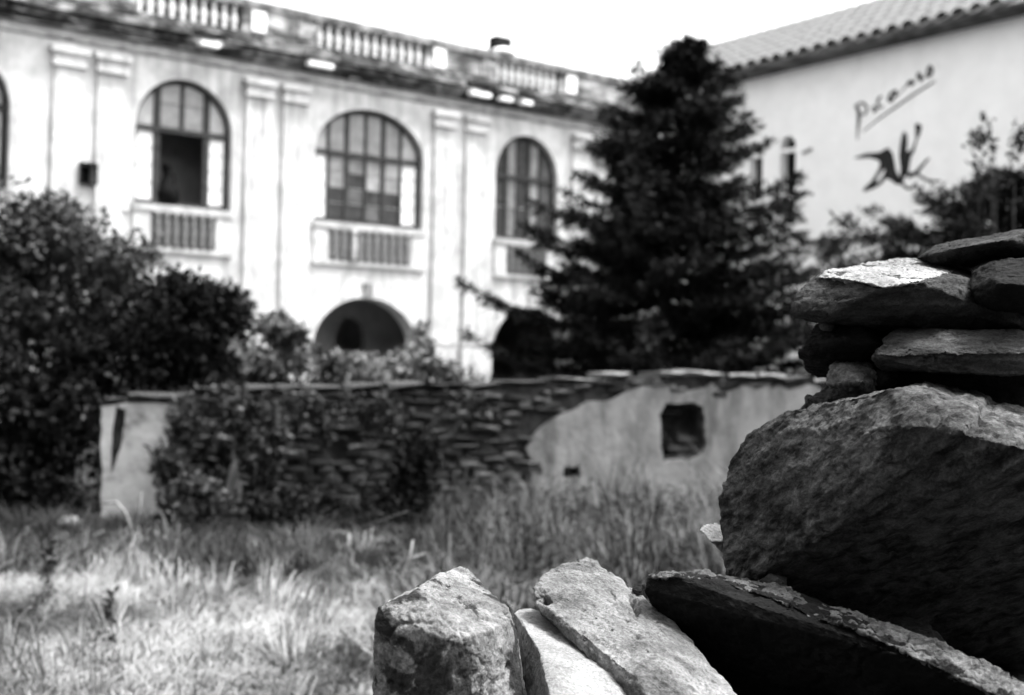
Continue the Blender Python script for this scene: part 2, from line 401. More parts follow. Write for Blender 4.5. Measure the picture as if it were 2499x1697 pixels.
# the vent: hole's shade put into near-black box and back; grey wedge beside
MB().box(-7.60, -7.21, .25, .30, 5.70, 6.20).build('vent_back', mat('near_black', .006, .012, 4), bld)
MB().plate([(-7.60, 5.71), (-7.20, 5.71), (-7.20, 6.19), (-7.60, 6.19)], [[(-7.57, 5.74), (-7.57, 6.16), (-7.23, 6.16), (-7.23, 5.74)]], -.15, -.002).build('vent_hood', MATS['near_black'], bld)
MB().plate([(-7.235, 5.80), (-6.92, 5.96), (-7.235, 6.10)], [], -.05, .01).build('vent_wedge', mat('mark_grey', .12, .3, 6), bld)  # grey wedge standing right of the vent
for a, b, c, d in ((-8.12, -7.66, 7.3, 8.3), (-8.2, -7.56, 6.62, 6.80), (-6.62, -6.45, 5.2, 5.5)):
    MB().box(a, b, -.085, .02, c, d).build('worn_render', mat('worn_render', .38, .66, 3.5, lo=.3, hi=.65, bump=.5), bld)
# chimney showing dark above the balustrade
MB().box(6.35, 6.95, 3.0, 3.4, 9.62, 12.1).build('chimney', mat('near_black', .012, .03, 4), bld)
# a long-necked jar standing in the open window
jar = MB().lathe([(.18, 0), (.27, .10), (.31, .26), (.28, .42), (.17, .56), (.09, .66), (.08, .86), (.12, .92), (.115, 1.0), (.07, 1.03)], (0, 0, 0), 20).build('jar', mat('jar_glaze', .003, .007, 5, rough=.7, spec=.02), None, True)
jar.location = FA.world(-5.40, .30, SILL + .002); jar.rotation_euler.z = FA.rz
MB().tube([(.08, 0, .80), (.17, 0, .78), (.2, 0, .66), (.19, 0, .52)], .02).build('handle', MATS['jar_glaze'], jar, True)
tag(jar, 'dark round-bellied jar with long neck standing in the open arched window', 'jar')

# ================================================================== THE PAINTED BUILDING ON THE RIGHT
FB = Frame(FA.world(10.6, 0, 0).xy, (.587, -.81))
bl2 = empty('painted_building', FB.world(0, 0, 0), FB.rz)
tag(bl2, 'plain white building with tiled eave, slit windows and brush-painted wall', 'building')
white2 = mat('white_paint', .80, .88, 1.5, bump=.25, bscale=20, bdist=.02, stain=.55, stain_scale=1.1, stain_lo=.60, stain_hi=.9, stain_stretch=(1.6, 1.6, .4))
slits = [arch_loop(5.20, .29, 5.9, 8.05, 8.39, 14), arch_loop(4.0, .26, 5.9, 8.08, 8.39, 14)]
MB().plate([(0.02, 0), (22, 0), (22, 10.22), (0.02, 10.22)], slits, 0, .45).build('wall', white2, bl2)
MB().box(.02, .4, .46, 9, 0, 10.22).box(21.6, 22, .46, 9, 0, 10.22).box(.41, 21.59, 8.6, 9, 0, 10.22).build('rear_wall', white2, bl2)
for c, hw in ((5.20, .29), (4.0, .26)):
    wn = MB().box(c - hw - .1, c + hw + .1, .32, .40, 5.8, 8.5).build('window', mat('slit_dark', .004, .010, 5), bl2)  # near-black sheet: the shade inside the slit put into its colour
    MB().box(c - hw + .002, c + hw - .002, .05, .12, 7.93, 8.04).build('transom', white2, wn)
    MB().box(c - hw - .1, c + hw + .1, -.08, .30, 6.58, 6.68).build('sill', white2, wn)
MB().box(5.9, 9.2, -.14, .02, 5.30, 5.40).build('ledge', mat('dark_ledge', .03, .07, 5), bl2)
MB().plate([(5.72, 7.86), (6.05, 7.95), (6.10, 7.88), (5.80, 7.80)], [], -.06, .01).build('wall_bracket', mat('mark_grey', .12, .3, 6), bl2)
# soffit, roof deck and single roof tiles
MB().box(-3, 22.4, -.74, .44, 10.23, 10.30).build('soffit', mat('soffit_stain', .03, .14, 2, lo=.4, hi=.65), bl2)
pitch = math.radians(27)
deck = MB(); deck.add([(-3, -.74, 10.31), (22.4, -.74, 10.31), (22.4, 5, 10.31 + 5.74 * math.tan(pitch)), (-3, 5, 10.31 + 5.74 * math.tan(pitch)),
                      (-3, 9.6, 10.40), (22.4, 9.6, 10.40)], [(0, 1, 2, 3), (3, 2, 5, 4), (0, 3, 4), (1, 5, 2)])
tile_m = mat('pale_roof_tile', .055, .12, 6, lo=.3, hi=.6, bump=.3)
roof = deck.build('roof', mat('roof_bed', .05, .10, 4), bl2)
seg = 7; tv = []; tf = []
for yy, r in ((0, .17), (.62, .145)):
    for k in range(seg):
        a = math.pi * k / (seg - 1)
        tv += [(r * math.cos(a), yy, r * .8 * math.sin(a)), ((r - .025) * math.cos(a), yy, (r - .025) * .8 * math.sin(a))]
for k in range(seg - 1):
    a = 2 * k; b = 2 * k + 2; o_ = 2 * seg
    tf += [(a, b, b + o_, a + o_), (a + 1, a + 1 + o_, b + 1 + o_, b + 1), (a, a + 1, b + 1, b)]
tme = bpy.data.meshes.new('roof_tile'); tme.from_pydata(tv, [], tf); tme.materials.append(tile_m)
for col in range(32):
    for row in range(7):
        tx = .05 + col * .475 - 2.6
        o = link('roof_tile', tme, None, roof)
        o.location = (tx + random.uniform(-.02, .02), -.82 + row * .86 * math.cos(pitch), 10.32 + row * .86 * math.sin(pitch) + .02); o.rotation_euler = (pitch, 0, random.uniform(-.04, .04))
        o.scale = (1.12, 1.55, 1.35)
# brush-painted word and emblem, in strokes of changing width (offsets measured on the wall)
def stroke(mb, pts, y=-.004):
    q = []
    for x_, z_, w_ in pts:
        t, z = FB.on(1899 + x_ / 2.63, 80 + z_ / 2.63); q.append((t, z, w_ / 2.63 / F * 31.5 * .6))
    fine = []
    for i in range(len(q) - 1):
        p0, p1, p2, p3 = q[max(i - 1, 0)], q[i], q[i + 1], q[min(i + 2, len(q) - 1)]
        for s_ in range(5):
            u_ = s_ / 5
            fine.append(tuple(.5 * (2 * p1[k] + (p2[k] - p0[k]) * u_ + (2 * p0[k] - 5 * p1[k] + 4 * p2[k] - p3[k]) * u_ ** 2 + (3 * p1[k] - p0[k] - 3 * p2[k] + p3[k]) * u_ ** 3) for k in range(3)))
    fine.append(q[-1]); vs_, fs = [], []
    for i, (a, b, w_) in enumerate(fine):
        n_, p_ = fine[min(i + 1, len(fine) - 1)], fine[max(i - 1, 0)]
        dx, dz = n_[0] - p_[0], n_[1] - p_[1]; l_ = math.hypot(dx, dz) + 1e-9; w_ = max(w_, .012) * random.uniform(.92, 1.08)
        vs_ += [(a - dz / l_ * w_, y, b + dx / l_ * w_), (a + dz / l_ * w_, y, b - dx / l_ * w_)]
    for i in range(len(fine) - 1): fs.append((2 * i, 2 * i + 1, 2 * i + 3, 2 * i + 2))
    mb.add(vs_, fs)
ink = mat('sign_paint', .008, .03, 5, rough=.7); ink2 = mat('sign_paint_thin', .008, .035, 7, rough=.8)
lt = MB()
LET = [[(495, 465, 20), (515, 500, 26), (518, 560, 24), (512, 620, 17), (508, 690, 6)],
       [(500, 468, 12), (536, 450, 14), (566, 474, 16), (570, 504, 17), (548, 526, 12), (525, 520, 8)],
       [(606, 470, 12), (616, 484, 22), (622, 496, 34), (630, 508, 18)],
       [(668, 408, 12), (645, 424, 17), (640, 455, 17), (652, 480, 14), (680, 472, 9)],
       [(758, 372, 16), (728, 390, 22), (714, 422, 26), (724, 438, 22), (748, 412, 18), (762, 374, 14), (758, 405, 12), (775, 398, 9)],
       [(775, 398, 6), (800, 368, 7), (826, 340, 12), (838, 326, 26), (854, 322, 34), (870, 332, 18)],
       [(872, 332, 5), (890, 285, 6), (900, 262, 16), (910, 282, 28), (922, 304, 20), (908, 310, 10)],
       [(922, 304, 5), (950, 278, 8), (958, 258, 17), (972, 218, 17), (988, 242, 20), (980, 272, 19), (962, 282, 16), (956, 262, 14)],
       [(545, 636, 7), (650, 552, 11), (750, 482, 13), (880, 392, 13), (985, 326, 11), (1012, 306, 5)]]
for k, st in enumerate(LET): stroke(lt, st, -.004 - .0006 * k)
lt.build('brush_lettering', ink2, bl2)
em = MB()
def wq(x_, y_): return FB.on(2001 + x_ / 3.594, 98 + y_ / 3.594)
SHAPES = [([(290, 1035), (400, 995), (520, 985), (600, 942), (642, 1000), (657, 1070), (667, 1140), (692, 1190), (718, 1222), (722, 1268), (670, 1268), (610, 1222), (580, 1217), (530, 1272), (470, 1304), (385, 1334), (380, 1308), (450, 1238), (490, 1180), (520, 1120), (525, 1070), (500, 1052), (430, 1034), (340, 1040)],
           [[(575, 1130), (560, 1180), (520, 1240), (492, 1254), (504, 1208), (548, 1148)]]),
          ([(738, 798), (765, 830), (770, 900), (762, 985), (790, 968), (812, 978), (792, 1070), (777, 1170), (744, 1204), (726, 1264), (700, 1240), (706, 1120), (694, 1020), (704, 920), (718, 840)], []),
          ([(832, 742), (865, 728), (895, 755), (887, 800), (864, 864), (840, 852), (838, 790)], [])]
for k, (o_, h_) in enumerate(SHAPES): em.plate([wq(*p) for p in o_], [[wq(*p) for p in h] for h in h_], -.006 - .001 * k, -.001)
def eq(p): return ((2001 + p[0] / 3.594 - 1899) * 2.63, (98 + p[1] / 3.594 - 80) * 2.63, p[2] * .73)
for k, st in enumerate(([(852, 860, 16), (830, 930, 22), (800, 1000, 40)], [(958, 1036, 14), (900, 1100, 26), (840, 1168, 34), (770, 1190, 44)], [(850, 1172, 18), (950, 1232, 20), (1065, 1238, 14)], [(724, 1262, 22), (780, 1305, 22), (838, 1272, 18)])):
    stroke(em, [eq(p) for p in st], -.010 - .0006 * k)
em.build('brush_emblem', ink, bl2)

# ================================================================== THE RUINED WALL
rw = empty('ruined_wall', WALL.world(0, 0, 0), WALL.rz)
tag(rw, 'ruined low garden wall of thin dark stones with flaking pale plaster', 'wall')
def wp(u, v): return WALL.on(u, v)
prof_top = [wp(*p) for p in ((245, 986), (415, 978), (520, 962), (620, 956), (760, 952), (900, 950), (1100, 948), (1200, 944), (1310, 940), (1478, 932), (1492, 923), (1700, 920), (1850, 924), (1980, 934), (2200, 940))]
def top_at(x):
    for (a, b), (c, d) in zip(prof_top, prof_top[1:]):
        if a <= x <= c: return b + (d - b) * (x - a) / (c - a)
    return prof_top[-1][1] if x > 0 else prof_top[0][1]
XR = prof_top[-1][0]
def ragged(pts, amp, n, seed, closed=True):
    r_ = random.Random(seed); out = []
    m_ = len(pts)
    for i in range(m_ if closed else m_ - 1):
        a, b = pts[i], pts[(i + 1) % m_]
        k_ = max(1, int(n * math.hypot(b[0] - a[0], b[1] - a[1])))
        for j in range(k_):
            t = j / k_; out.append((a[0] + (b[0] - a[0]) * t + r_.uniform(-amp, amp), a[1] + (b[1] - a[1]) * t + r_.uniform(-amp, amp)))
    return out
niche = [wp(*p) for p in ((1618, 1118), (1700, 1108), (1714, 1085), (1708, 1000), (1690, 990), (1625, 992), (1614, 1010))]
hole2 = [wp(*p) for p in ((1374, 1162), (1410, 1160), (1408, 1138), (1378, 1142))]
core_m = mat('mortar_dark', .02, .06, 9, bump=.7, bscale=30, bdist=.03)
MB().plate([(0, -.1)] + [(XR, -.1)] + prof_top[::-1], [niche, hole2], .02, .46).build('core', core_m, rw)
n0, n1 = min(p[0] for p in niche), max(p[0] for p in niche); m0, m1 = min(p[1] for p in niche), max(p[1] for p in niche)
MB().box(n0 - .05, n1 + .05, .34, .40, m0 - .05, m1 + .05).build('niche_back', core_m, rw)
h0 = hole2[0]; MB().box(h0[0] - .1, h0[0] + .35, .3, .36, h0[1] - .1, h0[1] + .3).build('hole_back', core_m, rw)
# rough stones: eight shared shapes
stone_ms = [mat('wall_stone_a', .022, .06, 12, bump=.8, bscale=45, bdist=.02), mat('wall_stone_b', .035, .09, 12, bump=.8, bscale=45, bdist=.02), mat('wall_stone_c', .055, .13, 10, bump=.8, bscale=45, bdist=.02)]
def rough_block(seed, n=2):
    """broken flat stone: straight faces, uneven ends, one or two corners knocked off"""
    r_ = random.Random(seed); bm = bmesh.new(); k_ = r_.randint(5, 7); out = []
    cut = r_.choice((0, 1, 2, 3, -1))                 # outline of the face: four corners, one often broken off
    for i, (a, b) in enumerate(((-.5, -.5), (.5, -.5), (.5, .5), (-.5, .5))):
        a += r_.uniform(-.05, .05); b += r_.uniform(-.10, .10)
        if i == cut:
            e_ = r_.uniform(.12, .3); pq = [(a - math.copysign(e_, a), b), (a, b - math.copysign(e_ * 1.3, b))]; out += pq if i in (1, 3) else pq
            if i in (2, 0): out[-2:] = out[-2:][::-1]
        else: out.append((a, b))
    k_ = len(out)
    fr = [bm.verts.new((x_ * r_.uniform(.93, 1), -.5 + r_.uniform(0, .12), z_ * r_.uniform(.9, 1))) for x_, z_ in out]; bk = [bm.verts.new((x_, .5, z_)) for x_, z_ in out]
    md = bm.verts.new((r_.uniform(-.15, .15), -.5 - r_.uniform(0, .08), r_.uniform(-.1, .1)))
    for i in range(k_):
        j_ = (i + 1) % k_; bm.faces.new((fr[i], fr[j_], md)); bm.faces.new((fr[j_], fr[i], bk[i], bk[j_]))
    bm.faces.new(bk[::-1]); bmesh.ops.recalc_face_normals(bm, faces=bm.faces[:])
    me = bpy.data.meshes.new('stone'); bm.to_mesh(me); bm.free(); return me
STN = []
for k in range(15):
    me = rough_block(100 + k); me.materials.append(stone_ms[k % 3]); STN.append(me)
rs = random.Random(21); cnt = 0
xa, xb = wp(405, 1100)[0], wp(1300, 1100)[0]
z = .05
while z < 1.75 and cnt < 292:
    hgt = rs.choice((.045, .055, .065, .08, .10)); x = xa + rs.uniform(-.1, .2)
    lim = xb + .18 * math.sin(z * 5.1) + rs.uniform(-.15, .1)
    if z > 1.45: lim = XR * .80
    while x < lim:
        ln = rs.choice((.10, .16, .22, .3, .38, .5)) * rs.uniform(.85, 1.2)
        if z + hgt * .5 < top_at(x + ln / 2) - .02 and rs.random() > .13 and cnt < 292:
            o = link('stone', rs.choice(STN), None, rw); cnt += 1
            o.location = (x + ln / 2, .085 - rs.uniform(.0, .05), z + hgt / 2 + rs.uniform(-.02, .02) + .03 * math.sin(x * 2.1 + z)); o.scale = (ln * rs.uniform(.8, 1.02), .24, hgt * rs.uniform(.75, 1.1))
            o.rotation_euler = (rs.uniform(-.1, .1), rs.uniform(-.13, .13), rs.uniform(-.12, .12))
        x += ln + .012
    z += hgt + .010
cap_m = mat('coping_slate', .05, .18, 7, lo=.35, hi=.62, bump=.6, bscale=40, bdist=.02)
cap_me = []
for k in range(4):
    me = rough_block(200 + k, 3); me.materials.append(cap_m if k % 2 else stone_ms[0]); cap_me.append(me)
x = .02
while x < XR - .3:
    ln = rs.uniform(.26, .62); zt = top_at(x + ln / 2)
    if rs.random() > .06:
        o = link('coping_slab', cap_me[rs.choice((1, 3))] if x > wp(1300, 930)[0] and rs.random() < .75 else cap_me[rs.choice((0, 2))], None, rw); th_ = rs.uniform(.035, .07)
        o.location = (x + ln / 2, .22, zt + th_ * .4 + rs.uniform(0, .02)); o.scale = (ln * .97, .62 + rs.uniform(-.06, .06), th_)
        o.rotation_euler = (rs.uniform(-.04, .04), rs.uniform(-.06, .06), rs.uniform(-.08, .08))
    x += ln
for u, v, sx, sz in ((1690, 1075, .28, .09), (1660, 1098, .2, .08), (1700, 1100, .25, .07), (1640, 1005, .35, .06)):
    o = link('stone', STN[2 if v > 1050 else 0], None, rw); a, b = wp(u, v); o.location = (a, .22, b); o.scale = (sx, .2, sz); o.rotation_euler = (0, rs.uniform(-.2, .2), .1)
# plaster still clinging
plas = mat('grey_plaster', .14, .28, 2.2, lo=.3, hi=.7, bump=.5, bscale=18, bdist=.03, stain=.05, stain_scale=3.4, stain_lo=.45, stain_hi=.74, stain_stretch=(1.5, 1.5, .35))
pl_out = [wp(*p) for p in ((1320, 1290), (2180, 1290), (2190, 955), (1760, 948), (1560, 950), (1470, 985), (1400, 1000), (1350, 1030), (1300, 1065), (1285, 1100), (1300, 1150), (1310, 1220))]
big = [wp(*p) for p in ((1612, 1124), (1680, 1122), (1706, 1112), (1720, 1085), (1714, 996), (1690, 983), (1622, 984), (1606, 1012), (1610, 1060))]
sm2 = [wp(*p) for p in ((1370, 1166), (1414, 1164), (1412, 1134), (1394, 1140), (1374, 1136))]
MB().plate(ragged(pl_out, .07, 8, 5), [ragged(big, .012, 20, 6), sm2], -.055, .03).build('plaster', plas, rw)
pl2 = [wp(*p) for p in ((248, 1300), (400, 1300), (392, 1200), (405, 1130), (430, 1080), (418, 1040), (425, 1010), (404, 985), (330, 985), (250, 990))]
crack = [wp(*p) for p in ((272, 1160), (284, 1130), (300, 1070), (308, 1000), (284, 992), (276, 1040), (272, 1100))]
MB().plate(ragged(pl2, .015, 12, 8), [ragged(crack, .006, 14, 9)], -.05, .03).build('plaster', mat('pale_plaster', .24, .50, 2.6, lo=.3, hi=.68, bump=.5, bscale=18, bdist=.03, stain=.05, stain_scale=2.2, stain_lo=.55, stain_hi=.72), rw)
pl3 = [wp(*p) for p in ((546, 1270), (590, 1270), (588, 1180), (575, 1120), (556, 1150))]
MB().plate(ragged(pl3, .012, 14, 10), [], -.09, .03).build('plaster', plas, rw)

# ================================================================== TREES, SHRUBS AND GRASS
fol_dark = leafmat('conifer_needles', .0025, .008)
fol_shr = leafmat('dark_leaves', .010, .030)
fol_mid = leafmat('mid_leaves', .05, .16)
fol_pale = leafmat('pale_leaves', .09, .30)
bark = mat('bark', .012, .03, 12, bump=.6, bscale=40)
twig_m = mat('dead_twig', .12, .22, 12)

def conifer(name, label, base, height, prof, nb, seed, lean=0.0):
    r_ = np.random.default_rng(seed); t = empty(name, base); tag(t, label, 'tree')
    k = 10; pts = [(lean * (i / k) ** 2 + .05 * math.sin(i), .04 * math.cos(i * 1.3), height * i / k) for i in range(k + 1)]
    MB().tube(pts, [.16 * (1 - i / k) + .012 for i in range(k + 1)], 7).build('trunk', bark, t, True)
    Vs, Qs, Ts = [], [], []; off = 0; lm = MB()
    hs = np.array([p[0] for p in prof]); rs_ = np.array([p[1] for p in prof])
    for b in range(nb):
        f = (b + r_.uniform(0, 1)) / nb; f = f ** 1.08; z0 = height * f
        L_ = np.interp(f, hs, rs_) * (r_.uniform(.45, .95) if r_.uniform() < .6 else r_.uniform(.9, 1.3)); az = r_.uniform(0, 2 * np.pi)
        if L_ < .08: L_ = .08
        n = 9; s = np.linspace(0, 1, n); droop = -.06 - .36 * (1 - f) + r_.normal() * .13
        px = lean * f ** 2 + np.cos(az) * L_ * s; py = np.sin(az) * L_ * s
        pz = z0 + L_ * (droop * s + .32 * s ** 2.5) + .25 * L_ * (f > .8) * s
        C = np.stack([px, py, pz], 1); lm.tube([tuple(c) for c in C[::2]], [.022 * (1 - .2 * i) * (.5 + L_ / 3) for i in range(5)], 4)
        nt_ = int(12 + L_ * 26)
        st = r_.uniform(.12, 1, nt_) ** .8; P = np.stack([np.interp(st, s, C[:, i]) for i in range(3)], 1)
        d = np.array([np.cos(az), np.sin(az), 0]); sd = np.array([-np.sin(az), np.cos(az), 0])
        sg = r_.choice([-1, 1], nt_)[:, None]
        D = d * .75 + sd * sg * r_.uniform(.4, 1.1, nt_)[:, None] + np.array([0, 0, 1]) * r_.normal(size=nt_)[:, None] * .22
        D /= np.linalg.norm(D, axis=1)[:, None]; tl = (.12 + .38 * (1 - st) * min(L_, 1.6) / 1.6 + .1) * r_.uniform(.6, 1.3, nt_)
        for q in range(7):
            PP = P + D * (tl * q / 7)[:, None] + r_.normal(size=(nt_, 3)) * .018
            v_, qd, tn = leaves(PP, np.full(nt_, .15), r_, .24, .2, D * .8 + np.array([0, 0, .05]), .55)
            Vs.append(v_); Qs.append(qd + off); Ts.append(tn); off += len(v_)
    lm.build('limb', bark, t)
    link('crown', np_mesh('crown', np.concatenate(Vs), np.concatenate(Qs), np.concatenate(Ts)), fol_dark, t)
    return t
cb = at(1612, 905, 24); cb.z = 1.0
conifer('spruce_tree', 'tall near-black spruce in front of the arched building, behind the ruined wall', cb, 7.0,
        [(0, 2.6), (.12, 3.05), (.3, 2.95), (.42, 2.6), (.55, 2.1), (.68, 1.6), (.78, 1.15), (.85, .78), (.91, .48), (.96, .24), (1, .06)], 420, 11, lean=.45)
cb2 = at(2425, 905, 19); cb2.z = .9
conifer('spruce_tree', 'dark evergreen at the right behind the stacked slabs, below the painted emblem', cb2, 3.85,
        [(0, 2.0), (.4, 2.1), (.6, 2.05), (.74, 1.7), (.85, .95), (.94, .35), (1, .1)], 230, 12, lean=.1)

def shrub(name, label, blobs, n, size, m, seed, stems=6, base=None, aspect=.5, up_b=.3, cat='shrub', group=None, clump=3.0, keep=.45, stem_m=None, stem_r=.02):
    """blobs: (u, v, Y, ru, rv, ry) in photo pixels / metres deep; leaves gather in clumps with gaps between"""
    r_ = np.random.default_rng(seed); B = []
    for u, v, Y, ru, rv, ry in blobs: B.append((np.array(at(u, v, Y)), ru / F * Y, ry, rv / F * Y))
    c0 = sum(b[0] for b in B) / len(B)
    if base is None: base = Vector((c0[0], c0[1], float(ground_z(np.array([c0[0]]), np.array([c0[1]]))[0])))
    t = empty(name, base); tag(t, label, cat, group)
    bo = np.array(base); P = []; wts = np.array([b[1] * b[3] for b in B]); wts = wts / wts.sum()
    for b, wt in zip(B, wts):
        k = int(n * wt * 2.2); q = r_.normal(size=(k, 3)); q /= np.linalg.norm(q, axis=1)[:, None]
        q *= (r_.uniform(0, 1, k) ** .42)[:, None] * (1 + .28 * vnoise(q * 2.6 + seed, seed))[:, None]
        p = b[0] + q * np.array([b[1], b[2], b[3]]); nn = fbm(p, clump, 3, seed)
        P.append(p[nn > (keep - .5) * .6])
    P = np.concatenate(P); P = P[r_.permutation(len(P))][:n]
    v_, q_, tn = leaves(P - bo, np.full(len(P), size), r_, aspect, up_b)
    cl = np.clip(.5 + 1.1 * fbm(P, clump * .8, 2, seed + 5), 0, 1)      # some sprays carry paler leaves than others
    tn = np.clip(.45 * tn + .55 * np.repeat(cl, 4), 0, 1)
    link('crown', np_mesh('crown', v_, q_, tn), m, t)
    sm = MB(); sm_n = 0
    for k in range(stems):
        b = B[k % len(B)]; e = b[0] + r_.normal(size=3) * np.array([b[1], b[2], b[3]]) * .45 - bo; s0 = np.array([r_.normal() * .12, r_.normal() * .1, -.05])
        mid = (s0 + e) / 2 + r_.normal(size=3) * .12
        sm.tube([tuple(s0), tuple((s0 + mid) / 2 + r_.normal(size=3) * .03), tuple(mid), tuple((mid + e) / 2 + r_.normal(size=3) * .04), tuple(e)], [stem_r, stem_r * .85, stem_r * .7, stem_r * .5, stem_r * .25], 5)
    if stems: sm.build('stem', stem_m or bark, t, True)
    return t
shrub('broadleaf_tree', 'large leafy tree at the left edge with paler upper leaves', [(150, 620, 16, 170, 120, .9), (300, 640, 16, 130, 90, .8), (80, 760, 16, 160, 190, .9), (230, 760, 16, 190, 110, .9), (120, 530, 16, 90, 60, .5), (-40, 700, 16, 150, 250, 1)],
      19000, .11, leafmat('tree_leaves', .005, .075), 31, stems=14, cat='tree', clump=2.6, keep=.42, stem_r=.05)
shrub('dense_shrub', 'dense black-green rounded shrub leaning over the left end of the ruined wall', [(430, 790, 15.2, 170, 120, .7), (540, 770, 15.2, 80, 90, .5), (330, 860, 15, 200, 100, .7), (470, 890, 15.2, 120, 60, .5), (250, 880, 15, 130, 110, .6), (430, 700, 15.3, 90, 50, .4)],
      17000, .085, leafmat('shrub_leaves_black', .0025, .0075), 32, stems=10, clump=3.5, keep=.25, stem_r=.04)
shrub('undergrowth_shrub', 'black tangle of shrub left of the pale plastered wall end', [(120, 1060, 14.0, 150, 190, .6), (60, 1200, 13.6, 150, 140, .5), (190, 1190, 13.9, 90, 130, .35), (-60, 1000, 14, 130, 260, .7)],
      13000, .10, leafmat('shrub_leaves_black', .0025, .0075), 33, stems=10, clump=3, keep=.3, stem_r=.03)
shrub('leafy_shrub', 'grey leafy shrub rising behind the wall beside the lower arch', [(680, 850, 17, 60, 90, .4), (620, 900, 16.5, 80, 60, .4), (720, 800, 17, 40, 55, .3), (780, 900, 16.5, 70, 50, .4)],
      4200, .12, leafmat('weed_leaves', .03, .16), 34, stems=8, clump=3.5, keep=.5)
shrub('leafy_shrub', 'low grey weeds along the wall top under the middle lower arch', [(900, 905, 17, 110, 40, .4), (1010, 890, 17.5, 70, 45, .4), (1090, 915, 17.5, 90, 30, .4), (1030, 830, 18, 25, 45, .25), (850, 930, 16.5, 90, 25, .3)],
      4200, .11, leafmat('weed_leaves', .03, .16), 35, stems=8, clump=3.5, keep=.45)
shrub('climbing_plant', 'leafy climber sprawling over the stones next to the pale plaster', [(500, 1030, 13.2, 90, 90, .18), (430, 1130, 13.1, 60, 70, .18), (560, 990, 13.3, 90, 50, .16), (620, 1060, 13.3, 80, 70, .14), (470, 1220, 12.9, 80, 60, .2)],
      4600, .10, leafmat('climber_leaves', .018, .09), 36, stems=9, cat='climber', clump=4, keep=.5)
shrub('climbing_plant', 'thin creeper trailing down the middle of the stone wall from its top', [(700, 985, 13.5, 90, 40, .10), (780, 1060, 13.5, 60, 70, .08), (900, 1000, 13.65, 80, 45, .08), (960, 1080, 13.6, 50, 60, .08), (1120, 985, 13.9, 70, 35, .08), (640, 1130, 13.3, 60, 60, .10)],
      3200, .075, leafmat('climber_leaves_dark', .010, .06), 43, stems=12, cat='climber', clump=5, keep=.58, stem_r=.012)
shrub('dark_bush', 'small black bush at the foot of the stone wall', [(1010, 1170, 13.1, 60, 110, .25), (960, 1240, 12.9, 90, 60, .3), (1040, 1110, 13.2, 45, 60, .2)],
      4200, .075, leafmat('shrub_leaves_black', .0025, .0075), 37, stems=6, clump=4, keep=.3)
shrub('dark_bush', 'low dark scrub spread along the base of the stone wall', [(700, 1240, 12.9, 170, 50, .3), (520, 1270, 12.7, 130, 45, .3), (850, 1255, 12.8, 120, 45, .3)],
      6500, .075, leafmat('scrub_leaves', .006, .022), 38, stems=8, clump=4, keep=.4)
shrub('slender_shrub', 'thin-stemmed shrub below the slit windows, before the painted wall', [(2030, 610, 20, 45, 50, .3), (2110, 640, 20, 80, 45, .3), (2180, 570, 19.5, 45, 55, .3), (2060, 680, 20, 90, 40, .3)],
      1500, .10, leafmat('scrub_mid_leaves', .012, .05), 39, stems=12, clump=4, keep=.55)
shrub('slender_shrub', 'sparse leafy branch tips above the dark evergreen at the right edge', [(2410, 350, 17, 50, 70, .3), (2400, 430, 17, 60, 50, .3), (2470, 400, 17, 60, 110, .3)],
      700, .11, fol_shr, 40, stems=9, clump=4, keep=.55)

# grass and weeds: stuff
def blades(n, xr, yr, hgt, wid, seed, bend=.5, mask=None, patch=1.2, base_lift=0, dirb=(.25, -.1)):
    r_ = np.random.default_rng(seed); y = np.sqrt(r_.uniform(yr[0] ** 2, yr[1] ** 2, n)); x = y * r_.uniform(xr[0], xr[1], n)
    P = np.stack([x, y, np.zeros(n)], 1)
    if mask is not None: P = P[mask(P, r_)]
    n = len(P); P[:, 2] = ground_z(P[:, 0], P[:, 1]) + base_lift
    cl = fbm(P, patch, 3, seed); hh_ = hgt * r_.uniform(.5, 1.25, n) * (1 + .5 * cl)
    th = 2 * np.pi * vnoise(P * 1.6, seed + 2) + r_.normal(size=n) * 2.2
    D = np.stack([np.cos(th), np.sin(th)], 1) * (bend * r_.uniform(.2, 1.2, n) * hh_)[:, None] + np.array(dirb) * hh_[:, None]
    ph = r_.uniform(0, np.pi, n); W = np.stack([np.cos(ph), np.sin(ph) * .5, np.zeros(n)], 1) * (wid * r_.uniform(.6, 1.3, n))[:, None]
    mid = P.copy(); mid[:, :2] += D * .35; mid[:, 2] += hh_ * .62
    tip = P.copy(); tip[:, :2] += D; tip[:, 2] += hh_ * r_.uniform(.75, 1, n)
    V = np.stack([P - W, P + W, mid + W * .8, mid - W * .8, tip], 1).reshape(-1, 3)
    b = np.arange(n)[:, None] * 5
    T = np.concatenate([b + [0, 1, 2], b + [0, 2, 3], b + [3, 2, 4]], 0)
    return V, T, np.repeat(np.clip(.5 + .45 * cl + 1.0 * fbm(P, .7 * patch, 2, seed + 31) + r_.normal(size=n) * .2, 0, 1), 5)
def wall_y(x): return 13.4 + (x + 4.35) * WALL.d.y / WALL.d.x
